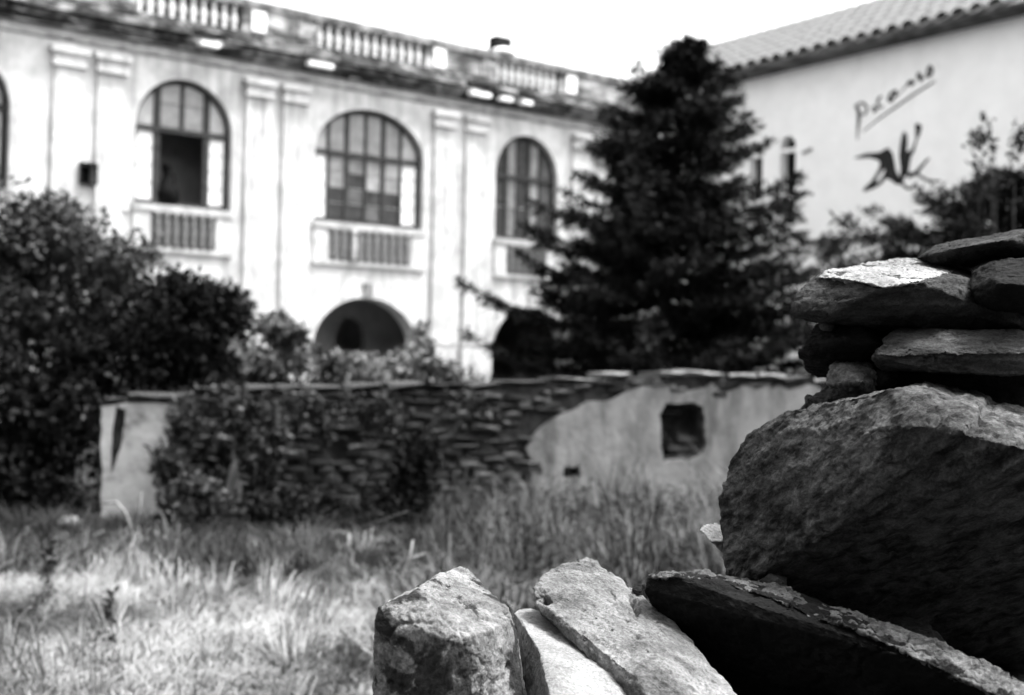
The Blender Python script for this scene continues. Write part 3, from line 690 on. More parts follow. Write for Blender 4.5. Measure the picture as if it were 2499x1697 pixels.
def tufts(n, kr, yr, hgt, spread, nb, wid, seed, mask, tone_scale=1.0, flat=0.0):
    """clumps of grass: blades fan out of one root, each clump with its own height, lean and tone"""
    r_ = np.random.default_rng(seed); y = np.sqrt(r_.uniform(yr[0] ** 2, yr[1] ** 2, n)); x = y * r_.uniform(kr[0], kr[1], n)
    C = np.stack([x, y, np.zeros(n)], 1); C = C[mask(C, r_)]; n = len(C)
    ch = hgt * r_.uniform(.45, 1.3, n) * (1 + .6 * fbm(C, .9, 2, seed)); lean = r_.normal(size=(n, 2)) * .35 * ch[:, None]
    ct = np.clip(.5 + tone_scale * 1.3 * fbm(C, 1.1, 3, seed + 4) + r_.normal(size=n) * .16, 0, 1)
    k = np.repeat(np.arange(n), nb); m_ = len(k); a = r_.uniform(0, 2 * np.pi, m_); rad = r_.uniform(0, 1, m_) ** .6
    P = C[k] + np.stack([np.cos(a), np.sin(a), np.zeros(m_)], 1) * (rad * spread * .35)[:, None]; P[:, 2] = ground_z(P[:, 0], P[:, 1]) - .01
    h = ch[k] * r_.uniform(.55, 1.1, m_); D = np.stack([np.cos(a), np.sin(a)], 1) * (rad * h * (.55 + flat))[:, None] + lean[k]
    ph = r_.uniform(0, np.pi, m_); W = np.stack([np.cos(ph), np.sin(ph) * .5, np.zeros(m_)], 1) * (wid * r_.uniform(.5, 1.3, m_))[:, None]
    mid = P.copy(); mid[:, :2] += D * .32; mid[:, 2] += h * .62 * (1 - .35 * flat)
    tip = P.copy(); tip[:, :2] += D; tip[:, 2] += h * (1 - .55 * rad * rad) * (1 - .4 * flat)
    V = np.stack([P - W, P + W, mid + W * .8, mid - W * .8, tip], 1).reshape(-1, 3); b = np.arange(m_)[:, None] * 5
    T = np.concatenate([b + [0, 1, 2], b + [0, 2, 3], b + [3, 2, 4]], 0)
    return V, T, np.repeat(np.clip(ct[k] + r_.normal(size=m_) * .14, 0, 1), 5)
def before_wall(P): return P[:, 1] < wall_y(P[:, 0]) - .25
V, T, tn = tufts(6200, (-.46, .13), (5.0, 11.9), .17, .34, 32, .0055, 51, lambda P, r: (P[:, 0] < 1.0) & before_wall(P), 1.9, .9)
tag(link('dry_grass', np_mesh('dry_grass', V, T, tn), leafmat('dry_straw', .045, .26)), 'matted pale dry grass in the lower left', 'grass', kind='stuff')
V, T, tn = tufts(260, (-.46, .13), (5.6, 11.9), .36, .24, 22, .005, 56, lambda P, r: (P[:, 0] < 1.0) & before_wall(P), 1.0, .1)
tag(link('straw_tufts', np_mesh('straw_tufts', V, T, tn), leafmat('pale_straw', .10, .34)), 'taller wispy straw standing up out of the dry grass', 'grass', kind='stuff')
V, T, tn = tufts(2400, (-.46, .30), (10.0, 13.6), .34, .34, 26, .007, 52, lambda P, r: before_wall(P), 1.0, .3)
tag(link('green_grass', np_mesh('green_grass', V, T, tn), leafmat('duller_grass', .010, .05)), 'darker grass in front of the ruined wall', 'grass', kind='stuff')
V, T, tn = tufts(900, (-.085, .30), (7.6, 13.5), .46, .42, 30, .006, 53, lambda P, r: before_wall(P) & (r.uniform(0, 1, len(P)) < np.clip((P[:, 0] + .75) / .8 + .35 + 1.2 * fbm(P, .9, 2, 8), 0, 1)) & (P[:, 1] > 7.6), 1.5, .25)
tag(link('tall_weeds', np_mesh('tall_weeds', V, T, tn), leafmat('weed_stems', .02, .12)), 'tall grey weeds in front of the plastered wall', 'weeds', kind='stuff')
V, T, tn = tufts(110, (-.06, .24), (9.0, 13.2), .95, .30, 20, .005, 59, lambda P, r: before_wall(P), 1.2, .05)
tag(link('wispy_weeds', np_mesh('wispy_weeds', V, T, tn), leafmat('weed_stems', .02, .12)), 'tall wispy grass stems standing above the weeds before the plastered wall', 'weeds', kind='stuff')
rw_ = np.random.default_rng(58); SV, ST, SN = [], [], []; off = 0      # leafy weeds standing among the grass, each bush its own size and tone
for k in range(420):
    y = math.sqrt(rw_.uniform(7.8 ** 2, 13.6 ** 2)); x = y * rw_.uniform(-.085, .30)
    P_ = np.array([[x, y, 0]])
    if y > wall_y(x) - .25 or rw_.uniform() > np.clip((x + .75) / .8 + .35 + 1.2 * fbm(P_, .9, 2, 8)[0], 0, 1): continue
    hgt = rw_.uniform(.2, .66) * min(1, .5 + (y - 7.5) * .12); wd = rw_.uniform(.06, .2); tone = np.clip(rw_.uniform(-.1, .8) + .5 * fbm(P_, 1.3, 2, 28)[0], 0, 1)
    for q in range(rw_.integers(3, 8)):                # stems
        a = rw_.uniform(0, 6.28); le = np.array([math.cos(a), math.sin(a)]) * wd * rw_.uniform(.3, 1.4); hh_ = hgt * rw_.uniform(.6, 1.1); n = int(14 + 26 * hh_); f = rw_.uniform(.1, 1, n)
        Q_ = np.stack([x + le[0] * f ** 1.4, y + le[1] * f ** 1.4, hh_ * f], 1) + rw_.normal(size=(n, 3)) * .014
        v_, q_, t_ = leaves(Q_, np.full(n, rw_.uniform(.04, .085)), rw_, .32, .1, np.array([le[0] * 2, le[1] * 2, .5]) + rw_.normal(size=(n, 3)) * .5, .3)
        SV.append(v_); ST.append(q_ + off); SN.append(np.clip(.35 * t_ + .75 * tone - .05, 0, 1)); off += len(v_)
        m_ = np.array([[x - .004, y, 0], [x + .004, y, 0], [x + le[0] + .002, y + le[1], hh_], [x + le[0] - .002, y + le[1], hh_]]); SV.append(m_); ST.append(np.array([[0, 1, 2, 3]]) + off); SN.append(np.full(4, tone)); off += 4
tag(link('leafy_weeds', np_mesh('leafy_weeds', np.concatenate(SV), np.concatenate(ST), np.concatenate(SN)), leafmat('leafy_weed_green', .010, .10)), 'leafy weeds growing through the tall grass before the plastered wall', 'weeds', kind='stuff')
V, T, tn = blades(9000, (-.4, .4), (15.6, 26), .5, .012, 54, .5)
tag(link('rough_grass', np_mesh('rough_grass', V, T, tn), leafmat('duller_grass', .010, .05)), 'rough grass on the rise behind the ruined wall', 'grass', kind='stuff')
# single stalks
def stalk(name, label, pts, r0, m, cat='stalk'):
    q = [at(*p) for p in pts]; o0 = q[0].copy(); g = empty(name, o0); tag(g, label, cat)
    MB().tube([p - o0 for p in q], [r0 * (1 - .5 * i / (len(q) - 1)) for i in range(len(q))], 6).build('stem', m, g, True); return g
s1 = stalk('straw_stalk', 'bent pale straw stalk leaning just left of the pointed stone', [(965, 1440, 8.4), (985, 1400, 8.4), (1000, 1360, 8.4), (1008, 1318, 8.4)], .012, mat('straw', .2, .3, 9))
q0 = at(965, 1440, 8.4); MB().tube([at(990, 1390, 8.4) - q0, at(1005, 1362, 8.4) - q0, at(1040, 1350, 8.4) - q0], [.008, .007, .003], 5).build('side_stem', MATS['straw'], s1, True)
s2 = stalk('dead_twig', 'forked dead twig sticking up before the pale plastered wall end', [(305, 1420, 10.5), (315, 1360, 10.5), (325, 1300, 10.5), (305, 1250, 10.5), (285, 1225, 10.5), (245, 1230, 10.5)], .020, twig_m, 'twig')
q0 = at(305, 1420, 10.5); MB().tube([at(325, 1300, 10.5) - q0, at(340, 1250, 10.5) - q0, at(347, 1200, 10.5) - q0], [.014, .01, .005], 5).build('side_stem', twig_m, s2, True)
shrub('dead_weed', 'dark ragged dead weed standing in the dry grass at the lower left', [(262, 1600, 7.0, 22, 60, .06), (268, 1500, 7.0, 12, 60, .05), (250, 1660, 7.0, 30, 40, .08)], 260, .05, leafmat('dead_weed_leaves', .010, .035), 41, stems=7, clump=9, keep=.4, cat='weed', stem_r=.006, base=at(255, 1697, 7.0))
shrub('dead_weed', 'dark thin dead weed at far left above the dry grass', [(118, 1400, 8.6, 14, 60, .06), (108, 1470, 8.6, 22, 40, .06), (124, 1340, 8.6, 8, 40, .04)], 200, .05, leafmat('dead_weed_leaves', .010, .035), 42, stems=6, clump=9, keep=.4, cat='weed', stem_r=.006, base=at(112, 1530, 8.6))
tag(MB().lathe([(.02, 0), (.11, .02), (.13, .06), (.08, .11), (.02, .12)], (0, 0, 0), 9).build('pale_stone', cap_m, None), 'small pale stone in the dark grass left of the twig', 'stone').location = at(168, 1290, 12.2)

# ================================================================== FOREGROUND STONES
def slate(name, dark, light, lo, hi, bump=.8, scale=9, stretch=(1, 1, 1), stain=None, slo=.5, shi=.56, sscale=4, streak=None):
    """broken stone: bedded tone, lichen or fresh patches, speckle, two sizes of relief"""
    if name in MATS: return MATS[name]
    m = bpy.data.materials.new(name); m.use_nodes = True; t = m.node_tree; N = t.nodes; L = t.links; MATS[name] = m
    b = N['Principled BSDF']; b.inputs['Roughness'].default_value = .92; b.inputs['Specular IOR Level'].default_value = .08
    tc = N.new('ShaderNodeTexCoord'); g = lambda x: (x, x, x, 1)
    def tex(sc, det, ro, bed=True, off=0):
        mp = N.new('ShaderNodeMapping'); mp.inputs['Location'].default_value = (off, off, off); L.new(tc.outputs['Object'], mp.inputs[0])
        if streak is not None and bed:
            mp.inputs['Rotation'].default_value = streak; m2 = N.new('ShaderNodeMapping'); m2.inputs['Scale'].default_value = (.45, .75, 1.25)
            L.new(mp.outputs[0], m2.inputs[0]); mp = m2
        n = N.new('ShaderNodeTexNoise'); n.inputs['Scale'].default_value = sc; n.inputs['Detail'].default_value = det; n.inputs['Roughness'].default_value = ro
        n.inputs['Distortion'].default_value = .35; L.new(mp.outputs[0], n.inputs['Vector']); return n.outputs['Fac']
    def ramp(f, p0, p1, a, c):
        r = N.new('ShaderNodeValToRGB'); r.color_ramp.elements[0].position = p0; r.color_ramp.elements[1].position = p1
        r.color_ramp.elements[0].color = g(a); r.color_ramp.elements[1].color = g(c); L.new(f, r.inputs[0]); return r.outputs[0]
    def mix(f, a, c, mode='MIX'):
        x = N.new('ShaderNodeMix'); x.data_type = 'RGBA'; x.blend_type = mode
        if isinstance(f, (int, float)): x.inputs[0].default_value = f
        else: L.new(f, x.inputs[0])
        for s_, i_ in ((a, 6), (c, 7)):
            if isinstance(s_, tuple): x.inputs[i_].default_value = s_
            else: L.new(s_, x.inputs[i_])
        return x.outputs[2]
    col_ = ramp(tex(scale, 9, .66), lo, hi, dark, light)
    col_ = mix(1, col_, ramp(tex(3.2, 4, .6, False, 7), .35, .65, .62, 1.25), 'MULTIPLY')          # slow change over the stone
    if stain is not None: col_ = mix(ramp(tex(sscale, 8, .62, False, 3), slo, shi, 0, 1), col_, g(stain))
    col_ = mix(1, col_, ramp(tex(150, 4, .7, False), .34, .66, .6, 1.25), 'MULTIPLY')               # speckle
    L.new(col_, b.inputs['Base Color'])
    b1 = N.new('ShaderNodeBump'); b1.inputs['Strength'].default_value = min(1, bump); b1.inputs['Distance'].default_value = .030; L.new(tex(30, 9, .68), b1.inputs['Height'])
    b2 = N.new('ShaderNodeBump'); b2.inputs['Strength'].default_value = min(1, bump) * .7; b2.inputs['Distance'].default_value = .006
    L.new(tex(170, 4, .7, False), b2.inputs['Height']); L.new(b1.outputs[0], b2.inputs['Normal']); L.new(b2.outputs[0], b.inputs['Normal'])
    return m
def rock(name, label, pts, m, seed, L=.007, amp=.006, low=.005, strata=None, smooth=1, parent=None, cat='stone', fine=.003, grp=None, dents=(), chips=7, chip=.006, crack=.006):
    P = [at(*p) for p in pts]
    bm = bmesh.new()
    for p in P: bm.verts.new(p)
    r_ = bmesh.ops.convex_hull(bm, input=bm.verts[:])
    junk = [e for e in r_['geom_interior'] + r_['geom_unused'] if isinstance(e, bmesh.types.BMVert)]
    bmesh.ops.delete(bm, geom=list(set(junk)), context='VERTS')
    bmesh.ops.triangulate(bm, faces=bm.faces[:])
    for _ in range(12):
        es = [e for e in bm.edges if e.calc_length() > L * 1.35]
        if not es: break
        bmesh.ops.subdivide_edges(bm, edges=es, cuts=1, use_grid_fill=False)
        bmesh.ops.triangulate(bm, faces=[f for f in bm.faces if len(f.verts) > 3])
        if len(bm.faces) > 90000: break
    bmesh.ops.recalc_face_normals(bm, faces=bm.faces[:])
    me = bpy.data.meshes.new(name); bm.to_mesh(me); bm.free()
    n = len(me.vertices); co = np.empty(n * 3, dtype=np.float64); me.vertices.foreach_get('co', co); co = co.reshape(n, 3)
    ed = np.empty(len(me.edges) * 2, dtype=np.int32); me.edges.foreach_get('vertices', ed); ed = ed.reshape(-1, 2)
    tr = np.empty(len(me.polygons) * 3, dtype=np.int32); me.polygons.foreach_get('vertices', tr); tr = tr.reshape(-1, 3)
    deg = np.bincount(ed.ravel(), minlength=n)[:, None]
    def smooth_(c, w_):
        s = np.zeros_like(c)
        for k in range(3): s[:, k] = np.bincount(ed[:, 0], c[ed[:, 1], k], n) + np.bincount(ed[:, 1], c[ed[:, 0], k], n)
        return c * (1 - w_) + s / deg * w_
    def normals(c):
        fn = np.cross(c[tr[:, 1]] - c[tr[:, 0]], c[tr[:, 2]] - c[tr[:, 0]]); vn = np.zeros_like(c)
        for k in range(3):
            for a_ in range(3): vn[:, a_] += np.bincount(tr[:, k], fn[:, a_], n)
        return vn / (np.linalg.norm(vn, axis=1)[:, None] + 1e-12)
    rg = np.random.default_rng(seed + 500); mean = co.mean(0); wob = .003 * fbm(co, 30, 2, seed)
    for _ in range(chips):                            # flat chips broken off edges and corners
        d_ = rg.normal(size=3); d_ /= np.linalg.norm(d_); q = (co - mean) @ d_; hgt = q.max() - chip * rg.uniform(.3, 1.4)
        co = co - np.maximum(0, q + wob - hgt)[:, None] * d_ * .93
    for _ in range(smooth): co = smooth_(co, .5)
    vn = normals(co); vn = smooth_(vn, .6); vn /= np.linalg.norm(vn, axis=1)[:, None]
    d = low * fbm(co, 5, 2, seed) + amp * fbm(co, 24, 4, seed + 3)
    if crack:                                         # a few branching cracks
        nz = fbm(co, 6.5, 4, seed + 21); d = d - crack * np.clip(1 - np.abs(nz - .12) / .028, 0, 1) * (fbm(co, 3, 2, seed + 23) > -.05)
    if strata is not None:                            # bedding: ledges of unequal depth
        ax, per, sa = strata; ax = np.array(ax, dtype=float); ax /= np.linalg.norm(ax)
        h = (co @ ax) / per + .8 * fbm(co, 6, 3, seed + 7); fl = np.floor(h); fr = h - fl
        e = np.clip((fr - .80) / .20, 0, 1); z_ = np.zeros(n, dtype=np.int64)
        a = _hash(fl.astype(np.int64), z_, z_, seed); b = _hash(fl.astype(np.int64) + 1, z_, z_, seed)
        flat = np.abs(vn @ ax)
        d = d + sa * ((a + (b - a) * e) * 2 - 1) * (1 - flat ** 3)
    for u, v, Y, sx, sz, dep in dents:                # pieces knocked out of the face
        c = np.array(at(u, v, Y)); q = (co - c) / np.array([sx, .12, sz]); k = np.clip(1 - (q ** 2).sum(1), 0, 1)
        d = d - dep * np.minimum(1, k * 3)
    co = co + vn * d[:, None]
    vn = normals(co)
    pit = np.abs(fbm(co, 48, 3, seed + 11)); pit = np.clip(pit * 3.2, 0, 1) - .6             # sharp-edged pits and flakes
    co = co + vn * (fine * (fbm(co, 95, 2, seed + 9) + 1.1 * pit))[:, None]
    o0 = np.array([co[:, 0].mean(), co[:, 1].mean(), co[:, 2].min()])
    me.vertices.foreach_set('co', (co - o0).ravel()); me.polygons.foreach_set('use_smooth', [True] * len(me.polygons)); me.update()
    o = link(name, me, m, parent); o.location = o0 if parent is None else Vector(o0) - parent.location
    return o if parent else tag(o, label, cat, grp)

ROCKS = 'stones of the tumbled wall'
m_block = slate('mottled_stone', .09, .25, .36, .62, scale=14, stain=.028, slo=.52, shi=.565, sscale=6.5)
m_bright = slate('sunbleached_slate', .12, .22, .3, .7, bump=.5)
m_slab3 = slate('pale_schist', .075, .21, .36, .62, scale=12, streak=(0, math.radians(-35), 0), stain=.05, slo=.62, shi=.70, sscale=9)
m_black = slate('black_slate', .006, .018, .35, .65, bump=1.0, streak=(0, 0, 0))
m_rim = slate('black_slate_long', .004, .012, .35, .65, streak=(0, math.radians(-22), 0))
m_bould = slate('dark_pitted_slate', .019, .125, .38, .62, bump=1.0, scale=26, streak=(0, math.radians(40), 0))
m_top = slate('thick_slab', .018, .07, .36, .64, bump=1.0, scale=12, streak=(0, 0, 0))
m_small = slate('grey_rubble', .06, .17, .36, .64, bump=1.0, scale=14)

# a: pointed block
ps = rock('pointed_stone', 'pale pointed block with dark mottled left side, leftmost of the foreground stones',
     [(913, 1500, 2.56), (922, 1482, 2.56), (1017, 1447, 2.57), (1079, 1399, 2.84), (1123, 1384, 2.95), (1150, 1399, 2.93), (1184, 1430, 2.86), (1216, 1468, 2.78), (1246, 1490, 2.74), (1262, 1535, 2.70),
      (1050, 1512, 2.52), (1100, 1565, 2.46), (1240, 1522, 2.62), (1160, 1545, 2.49),
      (910, 1780, 2.56), (1090, 1780, 2.44), (1280, 1780, 2.62), (1270, 1780, 3.0), (920, 1780, 3.0), (1120, 1400, 3.05), (1000, 1470, 2.95)], m_block, 1, chip=.004, L=.006, grp=ROCKS)
# b: bright slab
rock('bleached_stone', 'bright smooth slab sloping down right, between pointed block and notched slab',
     [(1252, 1494, 3.02), (1268, 1484, 3.06), (1294, 1482, 3.08), (1338, 1495, 3.04), (1400, 1534, 2.92), (1470, 1582, 2.80), (1560, 1650, 2.64), (1610, 1720, 2.55),
      (1275, 1516, 2.90), (1292, 1550, 2.78), (1315, 1582, 2.68), (1328, 1616, 2.60), (1345, 1700, 2.48), (1350, 1790, 2.44), (1290, 1640, 2.72), (1262, 1540, 2.96), (1300, 1790, 2.6), (1620, 1790, 2.6), (1400, 1790, 3.0)], m_bright, 2, amp=.003, fine=.0015, crack=.003, grp=ROCKS)
# c: notched slab in two steps
rock('notched_stone', 'grey-white slab with a dark notch, slanting right below the tall weeds',
     [(1297, 1448, 2.94), (1326, 1402, 3.02), (1370, 1378, 3.06), (1393, 1363, 3.10), (1428, 1357, 3.12), (1444, 1361, 3.12), (1483, 1400, 3.06), (1541, 1448, 2.98), (1620, 1492, 2.90), (1670, 1556, 2.80), (1730, 1620, 2.68), (1800, 1700, 2.57), (1840, 1790, 2.5),
      (1308, 1478, 2.90), (1370, 1512, 2.80), (1431, 1552, 2.72), (1500, 1606, 2.62), (1560, 1660, 2.54), (1620, 1790, 2.44), (1420, 1480, 2.84), (1560, 1560, 2.70), (1640, 1640, 2.56),
      (1330, 1510, 3.1), (1440, 1580, 3.1), (1620, 1600, 3.1), (1640, 1790, 3.0)], m_slab3, 3, L=.0065, low=.003, amp=.006, strata=((.5, .2, .85), .03, .004),
     dents=[(1544, 1474, 2.93, .013, .020, .05), (1325, 1468, 2.88, .020, .007, .03), (1520, 1494, 2.88, .022, .006, .02)], grp=ROCKS)
# d: chip
rock('stone_chip', 'small dark chip wedged at the left tip of the long ridge stone', [(1541, 1438, 2.96), (1556, 1421, 3.0), (1572, 1421, 3.0), (1566, 1452, 2.94), (1546, 1449, 2.95), (1580, 1460, 3.04), (1560, 1465, 3.03)], m_black, 5, L=.004, low=.002, amp=.004, chip=.004, crack=0, grp=ROCKS)
# e: long dark ridge stone
rs_ = rock('ridge_stone', 'long black stone with a pale lit ridge running down to the lower right',
     [(1581, 1405, 2.88), (1608, 1402, 2.92), (1666, 1404, 2.94), (1726, 1400, 2.96), (1822, 1420, 2.92), (1928, 1438, 2.86), (1985, 1478, 2.80), (2050, 1488, 2.76), (2104, 1508, 2.72), (2223, 1543, 2.64), (2399, 1618, 2.50), (2520, 1690, 2.40),
      (1567, 1434, 2.86), (1580, 1462, 2.88), (1617, 1488, 2.90), (1650, 1536, 2.93), (1698, 1582, 2.94), (1740, 1620, 2.94), (1800, 1720, 2.94), (1640, 1409, 2.82), (1720, 1411, 2.82), (1820, 1434, 2.77), (1930, 1470, 2.70), (2050, 1518, 2.61), (2200, 1580, 2.52), (2330, 1640, 2.43),
      (1850, 1790, 2.94), (2400, 1790, 2.75), (2520, 1790, 2.7), (2300, 1640, 3.0), (1900, 1600, 3.15), (1700, 1560, 3.1)], m_rim, 6, L=.008, strata=((.35, .3, .85), .03, .007), grp=ROCKS)
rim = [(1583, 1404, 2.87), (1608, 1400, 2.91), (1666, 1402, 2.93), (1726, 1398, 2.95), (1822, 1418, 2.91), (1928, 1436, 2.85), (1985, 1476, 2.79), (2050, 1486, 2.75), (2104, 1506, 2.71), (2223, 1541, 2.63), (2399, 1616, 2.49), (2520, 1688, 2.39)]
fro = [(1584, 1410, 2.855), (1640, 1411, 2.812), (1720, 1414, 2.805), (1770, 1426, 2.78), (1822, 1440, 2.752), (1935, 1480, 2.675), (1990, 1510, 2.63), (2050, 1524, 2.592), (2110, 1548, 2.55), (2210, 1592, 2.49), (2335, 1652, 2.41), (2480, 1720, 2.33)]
for k in range(0, 11):                               # lit top edge put into pale pieces along the ridge, in lengths
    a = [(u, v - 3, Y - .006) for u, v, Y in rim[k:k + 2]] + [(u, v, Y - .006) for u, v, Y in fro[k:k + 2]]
    rock('lit_rim', None, a + [(u, v + 8, Y + .05) for u, v, Y in a], slate('lit_rim_tone', .05, .16, .38, .60, bump=1.0, scale=22, stain=.010, slo=.52, shi=.60, sscale=14), 60 + k, L=.005, low=.002, amp=.008, smooth=1, fine=.006, chip=.006, crack=0, parent=rs_)
# f: big boulder
rock('boulder', 'huge dark slanting boulder with pitted grey left face and lit top',
     [(1752, 1236, 3.06), (1778, 1134, 3.06), (1836, 1050, 3.03), (1910, 1011, 2.98), (2000, 990, 2.90), (2095, 984, 2.81), (2182, 949, 2.73), (2262, 937, 2.95), (2332, 953, 3.02), (2430, 977, 3.0), (2560, 1010, 2.97),
      (2228, 1040, 2.61), (2294, 1038, 2.585), (2430, 1080, 2.54), (2560, 1110, 2.51),
      (2176, 1114, 2.665), (2130, 1166, 2.71), (2080, 1225, 2.755), (2034, 1281, 2.80), (1957, 1338, 2.87), (1864, 1395, 2.955), (1830, 1414, 2.985), (1766, 1352, 3.04), (1772, 1400, 3.03),
      (1900, 1470, 3.2), (2100, 1560, 3.36), (2300, 1620, 3.4), (2560, 1640, 3.4), (2000, 1100, 3.5), (2500, 1100, 3.6), (1850, 1300, 3.4), (2400, 1600, 3.6)], m_bould, 7, L=.008, chips=3, low=.003, amp=.008, smooth=1, strata=((.62, -.2, -.75), .020, .009), fine=.004, chip=.008, grp=ROCKS)
# g: white chip
rock('white_chip', 'tiny white chip poking out left of the boulder', [(1708, 1290, 3.20), (1722, 1279, 3.24), (1752, 1276, 3.28), (1762, 1322, 3.17), (1764, 1350, 3.24), (1736, 1322, 3.16), (1800, 1300, 3.3), (1780, 1340, 3.3)], slate('white_chip', .26, .42, .3, .7), 8, L=.004, low=.002, amp=.003, chip=.004, crack=0, grp=ROCKS)
# h: thin slate leaves
rock('slate_flake', 'thin dark layered slate lying along the top of the boulder', [(1950, 1000, 3.2), (1986, 962, 3.14), (2013, 947, 3.12), (2080, 955, 3.08), (2118, 963, 3.06), (2140, 990, 3.08), (1960, 992, 3.14), (2050, 1000, 3.1), (2000, 1005, 3.5), (2140, 985, 3.5), (2060, 950, 3.5)], m_bould, 9, L=.005, low=.003, amp=.005, strata=((.2, 0, 1), .014, .010), grp=ROCKS)
# i: small rough stone
rock('rubble_stone', 'small rough grey stone wedged on the boulder under the stacked blocks', [(2018, 926, 3.02), (2028, 906, 3.04), (2031, 888, 3.08), (2062, 880, 3.10), (2104, 882, 3.08), (2128, 897, 3.04), (2146, 940, 3.0), (2132, 960, 2.98), (2086, 958, 2.96), (2018, 938, 3.0), (2060, 900, 2.98), (2100, 930, 2.92), (2040, 950, 3.3), (2150, 960, 3.3), (2090, 885, 3.3)], m_small, 10, L=.005, amp=.010, fine=.005, grp=ROCKS)
# j: dark left block
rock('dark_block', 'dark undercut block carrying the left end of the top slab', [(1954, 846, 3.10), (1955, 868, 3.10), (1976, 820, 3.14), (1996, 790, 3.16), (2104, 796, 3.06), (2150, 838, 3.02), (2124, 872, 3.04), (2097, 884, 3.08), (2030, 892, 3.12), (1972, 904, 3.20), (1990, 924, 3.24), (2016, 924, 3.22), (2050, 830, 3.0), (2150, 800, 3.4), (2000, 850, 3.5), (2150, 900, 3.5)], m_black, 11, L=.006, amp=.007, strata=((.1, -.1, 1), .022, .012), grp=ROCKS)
# k: right block
rock('layered_block', 'grey layered block under the top slab at the right edge', [(2164, 822, 2.98), (2190, 799, 3.04), (2250, 806, 3.02), (2330, 816, 2.98), (2430, 817, 2.94), (2560, 815, 2.9), (2124, 870, 2.92), (2130, 887, 2.94), (2148, 905, 2.98), (2300, 910, 2.90), (2430, 914, 2.88), (2560, 914, 2.86), (2300, 860, 2.88), (2430, 865, 2.86), (2560, 860, 2.84), (2200, 800, 3.5), (2560, 810, 3.5), (2200, 905, 3.5), (2560, 905, 3.5)], slate('layered_slate', .018, .085, .36, .64, bump=1.0, scale=14, streak=(0, 0, 0)), 12, L=.007, amp=.007, strata=((.08, 0, 1), .024, .010), grp=ROCKS)
# o: shadowed slab
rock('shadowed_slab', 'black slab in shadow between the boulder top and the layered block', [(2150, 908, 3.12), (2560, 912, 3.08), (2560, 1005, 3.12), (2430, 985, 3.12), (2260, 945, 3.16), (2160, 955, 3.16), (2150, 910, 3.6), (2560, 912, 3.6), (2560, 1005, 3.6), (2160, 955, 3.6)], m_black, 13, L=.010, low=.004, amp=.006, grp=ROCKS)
# l: top slab
ts = rock('top_slab', 'thick slab with a bright flat top, crowning the stack of stones',
     [(1960, 700, 3.10), (1996, 676, 3.10), (2010, 662, 3.18), (2115, 650, 3.36), (2180, 634, 3.46), (2228, 633, 3.46), (2300, 650, 3.40), (2340, 655, 3.36), (2420, 700, 3.2), (2500, 720, 3.2),
      (2090, 690, 2.96), (2160, 702, 2.90), (2250, 690, 2.92), (2340, 680, 3.02), (1948, 718, 3.08), (1944, 764, 3.06), (1996, 782, 3.0), (2040, 732, 2.98), (2140, 734, 2.93), (2060, 770, 3.02), (2104, 803, 3.10), (2172, 806, 3.12), (2300, 806, 3.12), (2420, 802, 3.12), (2500, 802, 3.12),
      (2000, 790, 3.5), (2450, 800, 3.6), (2450, 720, 3.6), (2010, 700, 3.5)], m_top, 14, L=.0065, chip=.005, amp=.007, strata=((.03, 0, 1), .030, .014), grp=ROCKS)
rock('bleached_layer', None, [(1994, 678, 3.08), (2008, 661, 3.17), (2115, 648, 3.35), (2180, 631, 3.46), (2228, 630, 3.46), (2300, 648, 3.40), (2336, 653, 3.34), (2330, 664, 3.20), (2040, 678, 3.00), (2100, 684, 2.945), (2160, 703, 2.885), (2215, 692, 2.90), (2290, 676, 3.0),
     (2010, 690, 3.15), (2160, 712, 2.98), (2300, 690, 3.2), (2200, 660, 3.5)], slate('bleached_layer', .12, .26, .34, .62, bump=.6, scale=9, streak=(0, 0, 0)), 44, L=.005, low=.004, amp=.009, strata=((.03, 0, 1), .012, .006), chip=.002, crack=.003, parent=ts)
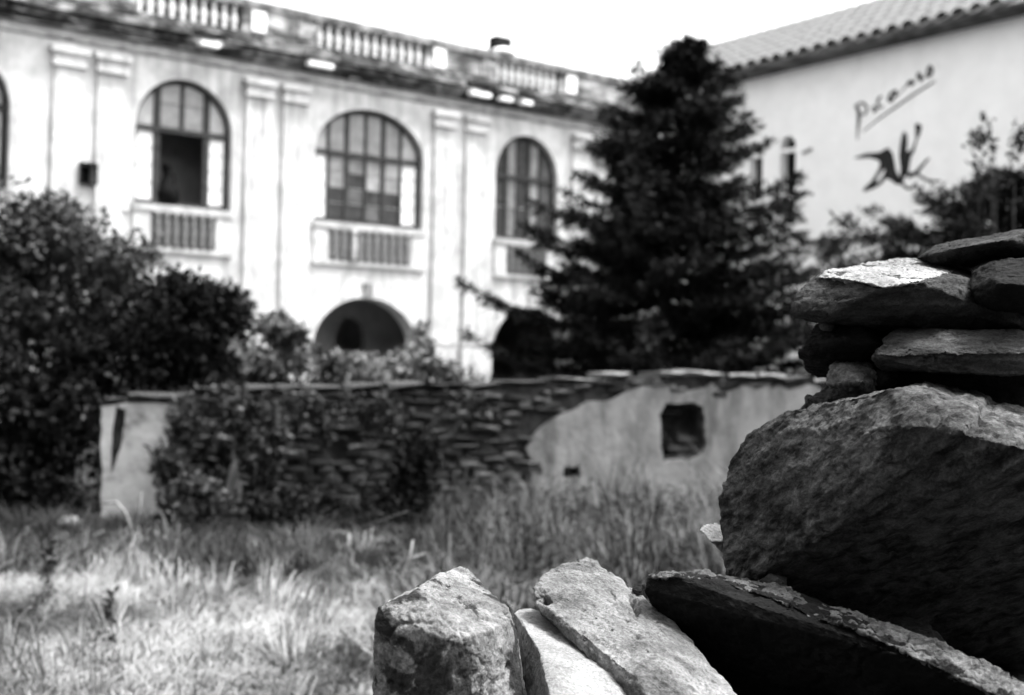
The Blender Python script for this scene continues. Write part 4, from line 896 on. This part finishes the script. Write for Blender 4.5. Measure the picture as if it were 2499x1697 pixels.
# m, n
rock('leaning_slab', 'dark jagged slab slanting up past the right edge, above the top slab', [(2234, 632, 3.30), (2281, 606, 3.26), (2288, 597, 3.28), (2342, 586, 3.26), (2430, 573, 3.2), (2560, 552, 3.15), (2302, 648, 3.26), (2366, 652, 3.26), (2430, 632, 3.2), (2560, 610, 3.15), (2345, 604, 3.14), (2450, 588, 3.06), (2300, 640, 3.7), (2560, 560, 3.7), (2560, 640, 3.7)], m_top, 15, L=.006, amp=.007, strata=((-.3, 0, 1), .018, .010), grp=ROCKS)
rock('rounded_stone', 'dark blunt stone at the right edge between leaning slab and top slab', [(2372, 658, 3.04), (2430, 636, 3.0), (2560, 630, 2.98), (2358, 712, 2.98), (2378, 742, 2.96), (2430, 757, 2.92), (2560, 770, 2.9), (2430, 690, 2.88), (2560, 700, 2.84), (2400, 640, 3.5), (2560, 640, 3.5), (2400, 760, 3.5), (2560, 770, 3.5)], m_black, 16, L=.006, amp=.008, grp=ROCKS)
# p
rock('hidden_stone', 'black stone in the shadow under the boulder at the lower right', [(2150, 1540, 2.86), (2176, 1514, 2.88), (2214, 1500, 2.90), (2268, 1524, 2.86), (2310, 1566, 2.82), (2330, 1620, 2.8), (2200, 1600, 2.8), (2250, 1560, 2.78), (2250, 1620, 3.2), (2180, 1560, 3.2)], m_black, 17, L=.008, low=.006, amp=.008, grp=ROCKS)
for k, (lb, pp) in enumerate((('small dark wedge stone under the right end of the rough grey stone', [(2138, 905, 3.04), (2180, 900, 3.02), (2195, 925, 3.0), (2175, 952, 3.0), (2140, 950, 3.02), (2165, 925, 2.96), (2160, 905, 3.2), (2160, 950, 3.2)]),
        ('crumbled dark rubble piece at the boulder foot above the ridge stone', [(1850, 1420, 2.95), (1880, 1398, 2.94), (1918, 1412, 2.92), (1926, 1440, 2.9), (1890, 1446, 2.88), (1885, 1415, 2.89), (1880, 1440, 3.1), (1900, 1400, 3.08)]),
        ('tiny dark pebble under the left end of the top slab', [(1998, 790, 3.06), (2020, 783, 3.06), (2038, 795, 3.05), (2025, 808, 3.05), (2000, 806, 3.06), (2018, 795, 3.03), (2018, 790, 3.15)]))):
    rock('wedge_stone', lb, pp, m_top if k else m_black, 80 + k, L=.005, low=.002, amp=.006, chip=.005, crack=0, grp=ROCKS)
rock('gap_filler', 'black filler slab added behind the stacked blocks to darken their gaps', [(2000, 785, 3.42), (2560, 790, 3.4), (2560, 960, 3.4), (2030, 940, 3.42), (1990, 860, 3.42), (2000, 785, 3.7), (2560, 790, 3.7), (2560, 960, 3.7), (2030, 940, 3.7)], m_black, 19, L=.02, grp=ROCKS)  # added backing; the shade of the gaps put into its black colour
print('tris', sum(sum(len(p.vertices) - 2 for p in me.polygons) for me in bpy.data.meshes if me.users))
